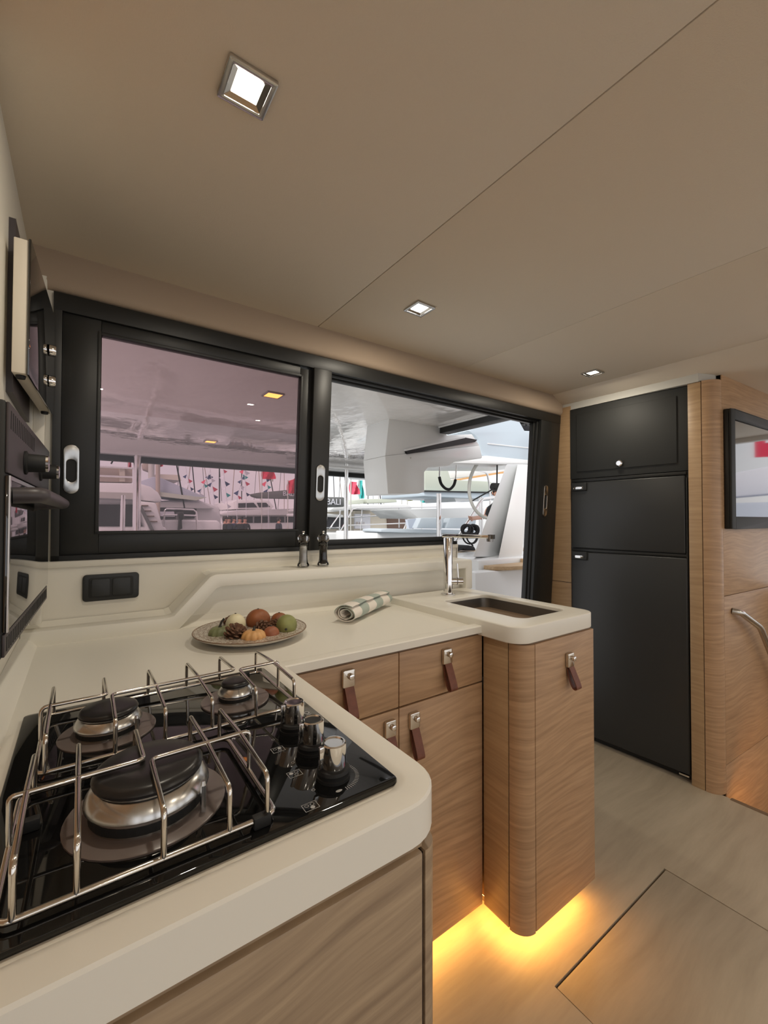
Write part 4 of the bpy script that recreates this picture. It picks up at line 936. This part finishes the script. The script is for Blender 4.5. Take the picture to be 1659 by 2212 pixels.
# C: stern with rails and an outboard
Ct = boat('dinghy_stern', tuple(at(410, 1180, 10)), 'white boat stern with steel push-pit rail and black outboard motor')
B(Ct, 'hull', [(340, 1124), (470, 1124), (478, 1132), (478, 1190), (340, 1190)], 10, 2, 'white', .04)
for sg in ([(352, 1146), (356, 1102), (360, 1099), (418, 1101), (424, 1106), (426, 1146)], [(352, 1112), (425, 1114)]): mesh('push_pit', tube([at(x, y, 9.9) for x, y in sg], .018, 7), 'chrome', Ct, smooth=60)
B(Ct, 'outboard_cowl', [(385, 1107), (397, 1106), (399, 1120), (394, 1124), (386, 1122)], 9.8, .35, 'black', .03)
B(Ct, 'outboard_leg', [(388, 1122), (393, 1122), (394, 1142), (386, 1145)], 9.85, .2, 'black', .01)
B(Ct, 'life_ring', [(346, 1105), (376, 1105), (378, 1116), (348, 1115)], 10.2, .1, 'whitecloth')
# D: catamaran with long dark windows and a grey boom cover
Dt = boat('grey_boom_catamaran', tuple(at(560, 1170, 22)), 'white catamaran with long dark windows and a grey lettered boom cover')
B(Dt, 'hull', [(465, 1131), (660, 1128), (660, 1185), (478, 1185)], 22, 6, 'white', .06)
B(Dt, 'cabin', [(480, 1112), (660, 1112), (660, 1132), (480, 1132)], 22.3, 5, 'white2')
for k in range(5): B(Dt, 'cabin_window', [(482+k*34, 1116), (512+k*34, 1116), (512+k*34, 1129), (482+k*34, 1129)], 22.25, .1, 'smoke')
B(Dt, 'roof', [(472, 1110), (512, 1102), (660, 1098), (660, 1113), (480, 1114)], 21.6, 6, 'white', .08)
B(Dt, 'wheelhouse', [(503, 1084), (515, 1079), (580, 1080), (592, 1094), (585, 1101), (505, 1100)], 23, 4, 'white', .05)
B(Dt, 'wheelhouse_window', [(515, 1087), (548, 1086), (556, 1096), (515, 1097)], 22.95, .1, 'smoke')
B(Dt, 'wheelhouse_window', [(555, 1086), (575, 1086), (584, 1095), (560, 1096)], 22.95, .1, 'smoke')
B(Dt, 'boom_cover', [(545, 1067), (560, 1064), (646, 1056), (660, 1060), (660, 1078), (560, 1076), (548, 1072)], 21, .5, 'greycanvas', .04)
pB = at(624, 1067, 20.97)
text('boom_lettering', 'BALI', .34, Matrix.Translation(pB) @ Matrix.Rotation(PI/2, 4, 'X'), 'whitecloth', Dt, .01)
mesh('pole', bar((588, 1040), (588, 960), 21.5, .06), 'greystrip', Dt)
# E: catamaran with brown saloon and BALI boom bag (open part)
Et = boat('open_saloon_catamaran', tuple(at(800, 1200, 14)), 'white catamaran with open brown saloon and grey boom bag, facing the open window')
B(Et, 'hull', [(690, 1152), (850, 1148), (980, 1146), (985, 1215), (690, 1215)], 13.2, 4, 'white', .06)
B(Et, 'saloon', [(765, 1103), (884, 1104), (876, 1150), (765, 1150)], 14.2, 3, 'bulk')
B(Et, 'saloon_opening', [(836, 1105), (883, 1106), (875, 1144), (838, 1146)], 14.15, .1, 'brownwin')
B(Et, 'dark_doorway', [(704, 1115), (745, 1118), (745, 1143), (704, 1143)], 14.15, .1, 'smoke')
B(Et, 'poster_panel', [(767, 1110), (800, 1110), (800, 1142), (767, 1142)], 14.1, .08, 'whitecloth')
B(Et, 'roof', [(713, 1101), (724, 1094), (752, 1090), (880, 1089), (892, 1096), (884, 1106), (775, 1100), (720, 1106)], 13.5, 4, 'white', .05)
B(Et, 'side_roof', [(690, 1108), (742, 1112), (742, 1118), (690, 1114)], 13.6, 3, 'white', .03)
B(Et, 'hatch_canvas', [(754, 1083), (786, 1078), (786, 1088), (754, 1090)], 13.9, 1.2, 'sagecanvas', .03)
B(Et, 'hatch_canvas', [(792, 1078), (856, 1077), (858, 1085), (794, 1087)], 13.9, 1.2, 'sagecanvas', .03)
B(Et, 'boom_bag', [(690, 1073), (744, 1074), (746, 1084), (744, 1095), (690, 1097)], 12.8, .4, 'greycanvas', .04)
pB = at(721, 1084.5, 12.76)
text('boom_lettering', 'BALI', .29, Matrix.Translation(pB) @ Matrix.Rotation(PI/2, 4, 'X'), 'whitecloth', Et, .008)
pB = at(771, 1132, 14.05)
text('poster_lettering', 'BALI', .20, Matrix.Translation(pB+V(.15, 0, 0)) @ Matrix.Rotation(PI/2, 4, 'X'), 'tancanvas', Et, .005)
for sg in ([(702, 1160), (706, 1114)], [(733, 1150), (735, 1102)], [(712, 1142), (733, 1112)], [(706, 1140), (735, 1140)], [(728, 1160), (762, 1100), (770, 1098), (945, 1095)], [(779, 1155), (782, 1102)], [(752, 1118), (890, 1110)], [(752, 1135), (880, 1130)], [(862, 1140), (862, 1098)], [(872, 1144), (878, 1128), (890, 1120)]):
    mesh('guard_wire', tube([at(x, y, 12.4) for x, y in sg], .022, 6), 'chrome', Et, smooth=60)
# F: sofa boat in front
Ft = boat('lounge_boat', tuple(at(900, 1200, 8)), 'white boat deck with long pale grey lounge cushions behind the short post')
B(Ft, 'deck', [(815, 1150), (1040, 1150), (1040, 1215), (815, 1215)], 8.2, 2, 'white', .03)
B(Ft, 'seat_pad', [(823, 1144), (840, 1142), (1040, 1146), (1040, 1154), (823, 1150)], 8.0, .8, 'cushion', .02)
for x0, x1 in ((900, 960), (963, 1030)): B(Ft, 'backrest', [(x0, 1141), (x0+10, 1119), (x1, 1118), (x1-4, 1142)], 8.7, .25, 'cushion', .02)
B(Ft, 'side_panel', [(880, 1122), (902, 1120), (893, 1142), (884, 1142)], 8.9, .1, 'canopy')
B(Ft, 'far_moulding', [(880, 1100), (1045, 1096), (1045, 1122), (905, 1120)], 9.6, 2, 'white', .03)
# G: boat with blue-grey topsides right behind the wheel
Gt = boat('blue_sided_boat', tuple(at(1000, 1078, 6.5)), 'roof of a neighbouring boat with sage cover and blue grey side, beyond the steering wheel')
B(Gt, 'topside', [(916, 1060), (1110, 1066), (1096, 1080), (916, 1072)], 6.5, 1.5, 'bluewhite', .02)
B(Gt, 'black_line', [(918, 1059), (1080, 1063), (1080, 1066), (918, 1062)], 6.45, .1, 'black')
B(Gt, 'soft_cover', [(918, 1012), (965, 1004), (974, 1036), (1060, 1040), (1084, 1058), (1080, 1063), (918, 1060)], 6.7, 1.2, 'sagecanvas', .02)
B(Gt, 'coach_roof', [(970, 1010), (1095, 1008), (1095, 1022), (975, 1034)], 7.5, 2, 'white', .02)
B(Gt, 'amber_stripe', [(978, 1036), (1090, 1018), (1090, 1022), (978, 1040)], 7.2, .05, 'pump_orange')
B(Gt, 'hanging_support', [(980, 1072), (1040, 1074), (1030, 1080), (985, 1084)], 6.6, 1, 'white2')
# H: far right harbour building strip seen past the pedestal
Ht = thing('far_motor_yacht', tuple(at(1150, 1180, 9)), 'white motor yacht with dark window strips seen past the pedestal', 'boat')
B(Ht, 'hull', [(1125, 1160), (1200, 1165), (1200, 1235), (1120, 1225)], 9, 2, 'white', .03)
for k, y in enumerate((1075, 1098, 1130)): B(Ht, 'window_strip', [(1130, y), (1200, y), (1200, y+12), (1130, y+12)], 9.4, .1, 'smoke')
B(Ht, 'superstructure', [(1130, 1060), (1200, 1060), (1200, 1165), (1130, 1162)], 9.5, 2, 'white2')
# grey boom with OPEN lettering crossing the top of the open part
bo = thing('grey_boom', tuple(at(800, 1032, 9)), 'grey boom cover lettered OPEN below the hardtop edge', 'boom')
B(bo, 'cover', [(752, 1022), (800, 1016), (905, 1013), (905, 1036), (800, 1033), (756, 1027)], 9, .35, 'greycanvas', .03)
B(bo, 'spar', [(760, 1029), (905, 1036), (905, 1042), (760, 1034)], 9.05, .15, 'white2', .02)
pB = at(829, 1028, 8.97)
text('cover_lettering', 'OPEN', .13, Matrix.Translation(pB) @ Matrix.Rotation(PI/2, 4, 'X'), 'whitecloth', bo, .006)
# flags
def flag(px, py, w, h, Y, mtl, label, pole=None, slant=.3):
    t = thing('harbour_flag', tuple(at(px, py+h+6, Y)), label, 'flag')
    vv = []; n1, n2 = 6, 6
    for i in range(n1+1):
        for j in range(n2+1):
            x = px+w*i/n1; y = py+h*(j/n2)*(1-.5*slant*i/n1)+slant*h*.5*i/n1
            p = at(x, y, Y)+V(0, .12*math.sin(i*1.4+j*.5), 0); vv.append(p)
    q = [[i*(n2+1)+j, (i+1)*(n2+1)+j, (i+1)*(n2+1)+j+1, i*(n2+1)+j+1] for i in range(n1) for j in range(n2)]
    k = len(vv); vv = vv+[p+V(0, .012, 0) for p in vv]; q = q+[[a+k for a in f][::-1] for f in q]
    mesh('cloth', (vv, q), mtl, t, smooth=80)
    pt = at(px, py-3, Y); mesh('staff', tube([(pt.x, pt.y, -1.2), pt], .02, 6), 'greystrip', t)
flag(566, 1013, 28, 22, 20, 'red', 'red flag flying below the hardtop among the bunting', slant=.6)
flag(622, 1040, 18, 26, 17, 'red', 'red banner flag with pale stripes beside the meeting stile', slant=-.6)
flag(277, 990, 6, 20, 15, 'pinkred', 'small red pennant above the flybridge cruiser', slant=.2)
flag(342, 992, 9, 16, 15, 'pinkred', 'small red flag beside the yacht mast', slant=.2)
flag(758, 1038, 16, 30, 12, 'pinkred', 'pink red flag hanging beside the steel post', slant=.5)
flag(776, 1037, 8, 40, 16, 'teal', 'tall teal feather flag next to the pink red flag', slant=.1)
flag(829, 1040, 9, 32, 16, 'teal', 'teal feather flag beside the white helm moulding', slant=.1)
flag(911, 1068, 6, 18, 16, 'teal', 'short teal feather flag near the short post', slant=.1)
flag(868, 1068, 7, 12, 16, 'teal', 'small teal flag below the helm moulding', slant=.1)
flag(880, 1068, 8, 14, 15, 'gourd_green', 'small yellow green flag below the helm moulding', slant=.1)
# masts
MS = [(383, 1100), (401, 1090), (424, 1095), (444, 1110), (455, 1095), (474, 1130), (480, 1100), (500, 1100), (522, 1095), (548, 1090), (563, 1085), (592, 1075), (602, 1080), (614, 1080), (722, 1075), (731, 1090), (738, 1075), (795, 1075), (806, 1070), (818, 1075), (822, 1080)]
for k, (px, yb) in enumerate(MS):
    Y = 26+2.5*(k % 5); lean = random.choice((-16, -9, -4, 0, 2, 5, 12, 18))
    a, b = at(px, yb, Y), at(px+lean, random.choice((930, 960, 990)), Y)
    a = a+(a-b)*((a.z+1.2)/(b.z-a.z))
    tag(mesh('yacht_mast', tube([a, b], .018+.008*(k % 3), 6), ('greycanvas', 'tancanvas', 'rope')[k % 3], smooth=60), 'thin sailing yacht mast rising among the moored boats', 'mast', 'masts of the moored yachts')
# bunting
cols = ['navy', 'pinkred', 'whitecloth', 'navy', 'pinkred', 'teal', 'navy', 'whitecloth']
for k, (p0_, p1_, n, lab) in enumerate((((403, 1022), (412, 1058), 4, 'short string of pennants closest to the blue awning'), ((452, 1022), (428, 1072), 5, 'slanting bunting string in navy and red beside the thin masts'), ((455, 1022), (462, 1074), 6, 'steep bunting string hanging from the same masthead as the slanting one'),
        ((482, 1010), (492, 1098), 7, 'long pale bunting string in the middle of the tinted pane'), ((528, 1010), (512, 1078), 6, 'bunting string in navy and red close to the grey boom cover'), ((528, 1012), (532, 1072), 5, 'short bunting string dropping straight beside the grey boom cover'), ((572, 1020), (580, 1062), 5, 'bunting string bunched under the red flag'))):
    t = thing('bunting_string', tuple(at(*p1_, 21)), lab, 'bunting')
    e_ = at(*p1_, 21); mesh('cord', tube([(e_.x, e_.y, -1.2), e_, at(*p0_, 21), at(p0_[0]*1.5-p1_[0]*.5, p0_[1]*2-p1_[1], 21)], .012, 6), 'whitecloth', t)
    for i in range(n):
        u = (i+.3)/n; x = p0_[0]+(p1_[0]-p0_[0])*u; y = p0_[1]+(p1_[1]-p0_[1])*u; s = 9+3*((i*7+k) % 3)/2; sg = 1 if (i+k) % 2 else -1
        c_ = 'whitecloth' if k == 3 and i % 2 else cols[(i+k*3) % 8]
        mesh('pennant', hexa([at(x, y, 21), at(x+sg*s*.3, y+s, 21), at(x+sg*s, y+s*.55, 21.2)], [p+V(0, .02, 0) for p in (at(x, y, 21), at(x+sg*s*.3, y+s, 21), at(x+sg*s, y+s*.55, 21.2))]), c_, t)

# ------------------------------------------------------------------ people
def skinned(verts, edges, radii, root):
    me = D.meshes.new('tmp'); me.from_pydata(verts, edges, []); o = D.objects.new('tmp', me); COL.objects.link(o)
    md_ = o.modifiers.new('s', 'SKIN'); md_.use_smooth_shade = True
    for i, r_ in enumerate(radii): me.skin_vertices[0].data[i].radius = r_ if isinstance(r_, tuple) else (r_, r_)
    me.skin_vertices[0].data[root].use_root = True
    ss = o.modifiers.new('u', 'SUBSURF'); ss.levels = 1; ss.render_levels = 1
    dg = bpy.context.evaluated_depsgraph_get(); ev = D.meshes.new_from_object(o.evaluated_get(dg))
    g = ([v.co.copy() for v in ev.vertices], [list(p.vertices) for p in ev.polygons]); D.objects.remove(o); D.meshes.remove(me); D.meshes.remove(ev)
    return g
def person(loc, ang, label, top, legs, group=None, arms=None, bend=0., scale=1.0, sleeves=True):
    J = [V(0, 0, .95), V(0, .01+bend*.10, 1.12), V(0, bend*.22, 1.30), V(0, bend*.34, 1.45), V(0, bend*.40, 1.53), V(0, bend*.46+.01, 1.60), V(0, bend*.48+.015, 1.68),
         V(.10, 0, .90), V(.11, .01, .50), V(.11, -.01, .09), V(.12, .13, .04), V(-.10, 0, .90), V(-.11, .01, .50), V(-.11, -.01, .09), V(-.12, .13, .04)]
    Rr = [(.15, .11), (.135, .10), (.155, .11), (.10, .085), .052, (.075, .085), (.068, .085), .085, .058, .042, .036, .085, .058, .042, .036]
    Ed = [(0, 1), (1, 2), (2, 3), (3, 4), (4, 5), (5, 6), (0, 7), (7, 8), (8, 9), (9, 10), (0, 11), (11, 12), (12, 13), (13, 14)]
    arms = arms or {1: [(.19, 0, 1.41), (.235, .01, 1.13), (.225, .10, .90)], -1: [(-.19, 0, 1.41), (-.235, .01, 1.13), (-.225, .10, .90)]}
    for s, ch in arms.items():
        k = 3
        sh = V(ch[0][0], ch[0][1]+bend*.34, ch[0][2])
        pts = [sh]+[V(*c) for c in ch[1:]]; hd = (pts[-1]-pts[-2]).normalized(); 
        rr = [.060, .042, .030]
        for p, r_ in zip(pts, rr):
            J.append(p); Rr.append(r_); Ed.append((k, len(J)-1)); k = len(J)-1
        J.append(pts[-1]+hd*.06); Rr.append((.036, .018)); Ed.append((k, len(J)-1)); palm = len(J)-1
        side = hd.orthogonal().normalized(); 
        for q, off in enumerate((-.030, -.010, .010, .030)):
            b0 = J[palm]+hd*.03+side*off; J.append(b0); Rr.append(.0095); Ed.append((palm, len(J)-1)); J.append(b0+hd*(.055+.012*(1 if q in (1, 2) else 0))+V(0, 0, -.012)); Rr.append(.008); Ed.append((len(J)-2, len(J)-1))
        J.append(J[palm]+side*.055+hd*.02); Rr.append(.010); Ed.append((palm, len(J)-1))
    g = skinned([tuple(p) for p in J], Ed, Rr, 0)
    mt4 = Matrix.Translation(loc) @ Matrix.Rotation(ang, 4, 'Z') @ Matrix.Scale(scale, 4)
    t = thing('person', loc, label, 'person', group)
    o = mesh('body', xf(g, mt4), 'skin', t, smooth=80)
    inv = mt4.inverted()
    for mm in (top, legs): o.data.materials.append(M[mm])
    L0 = Vector(loc)
    for p in o.data.polygons:
        c_ = inv @ (Vector(p.center)+L0)
        if c_.z < .96: p.material_index = 2 if abs(c_.x) < .19 else 0
        elif sleeves and c_.z < 1.47: p.material_index = 1
        elif c_.z < 1.47 and abs(c_.x) < .21 and c_.y < bend*.40+.16: p.material_index = 1
    hd_c = V(0, bend*.48-.005, 1.665)
    hg = ball(hd_c, .083, .100, .105, 18, 10)
    hg = ([p if not (p.y > hd_c.y+.03 and p.z < hd_c.z+.03) else V(p.x*.8, hd_c.y+.0, p.z) for p in hg[0]], hg[1])
    mesh('hair', xf(hg, mt4), 'hair', t, smooth=80)
    for s in (-1, 1):
        mesh('eye', xf(ball((s*.03, bend*.48+.092, 1.645), .010, .006, .007, 8, 6), mt4), 'rope', t)
        mesh('ear', xf(ball((s*.076, bend*.48+.01, 1.635), .012, .02, .03, 8, 6), mt4), 'skin', t)
    mesh('nose', xf(ball((0, bend*.48+.100, 1.615), .012, .018, .018, 8, 6), mt4), 'skin', t)
    mesh('mouth', xf(ball((0, bend*.47+.090, 1.575), .022, .007, .006, 8, 6), mt4), 'pinkred', t)
    return t
for ip, (px, lab, top) in enumerate(((486, 'person in dark jacket in the pontoon group, closest to the white stern', 'cloth_black'), (494, 'second person from the white stern, dark jacket, in the pontoon group', 'cloth_denim'), (505, 'person in navy jacket in the middle of the pontoon group', 'navy'), (518, 'person in dark jacket fourth in the pontoon group', 'cloth_black'), (529, 'person in black at the far end of the pontoon group', 'cloth_black'), (602, 'person in dark jacket standing alone on the pontoon near the red banner flag', 'cloth_denim'))):
    p = at(px, 1140, 17.9+.85*(ip % 3)); person((p.x, p.y, -.448), random.uniform(0, 6.28), lab, top, 'cloth_denim', None)
hp = at(1018, 1134, 4.15); wp = at(1058, 1100, 4.9)
base = V(wp.x+.47, wp.y+.10, .02)
dirh = hp-V(base.x, base.y, hp.z); an_ = math.atan2(-dirh.x, dirh.y)
loc_h = Matrix.Rotation(-an_, 4, 'Z') @ (hp-base)
person(tuple(base), an_, 'person in black top leaning over the rail, one hand on the coiled rope', 'cloth_black', 'cloth_black', None,
       {1: [(.19, 0, 1.36), (.20, .42, 1.24), (.02+loc_h.x, loc_h.y-.10, loc_h.z+.09)], -1: [(-.19, 0, 1.36), (-.24, .25, 1.12), (-.20, .38, .98)]}, bend=.9, scale=1.0, sleeves=False)

# red banner and hull beyond the starboard windows
bn = thing('red_banner', (7.2, -1.0, -1.2), 'tall red banner with white lettering standing outside the starboard windows', 'banner')
mesh('cloth', hexa([(7.2, -1.05, 2.05), (7.2, .3, 1.95), (7.2, .3, 3.9), (7.2, -1.05, 3.9)], [(7.22, -1.05, 2.05), (7.22, .3, 1.95), (7.22, .3, 3.9), (7.22, -1.05, 3.9)]), 'red', bn)
mesh('staff', cyl((7.23, .32, -1.2), (7.23, .32, 4.0), .03, 10), 'greystrip', bn)
text('banner_lettering', 'NEAU', .42, Matrix(((0, 0, -1, 7.19), (0, 1, 0, -.80), (1, 0, 0, 2.75), (0, 0, 0, 1))), 'whitecloth', bn, .004)
sy = thing('starboard_yacht', (9, -1, -1.2), 'white yacht hull moored outside the starboard windows', 'boat')
mesh('hull', prism([(-6, -1.2), (5, -1.2), (5.6, .6), (-6.2, .8)], 8.2, 11, 'x'), 'white', sy, bevel=.05)
mesh('cabin', prism([(-3.5, .65), (3, .65), (2.2, 1.5), (-3, 1.5)], 8.8, 10.5, 'x'), 'canopy', sy, bevel=.05)
mesh('cabin_window', prism([(-3.0, .9), (2.4, .9), (2.1, 1.2), (-2.8, 1.2)], 8.76, 8.8, 'x'), 'smoke', sy)
mesh('sail_cover', prism([(-3.2, 1.55), (.2, 1.75), (.6, 2.05), (-1.4, 2.15), (-3.2, 1.9)], 9.2, 9.5, 'x'), 'whitecloth', sy, bevel=.04)
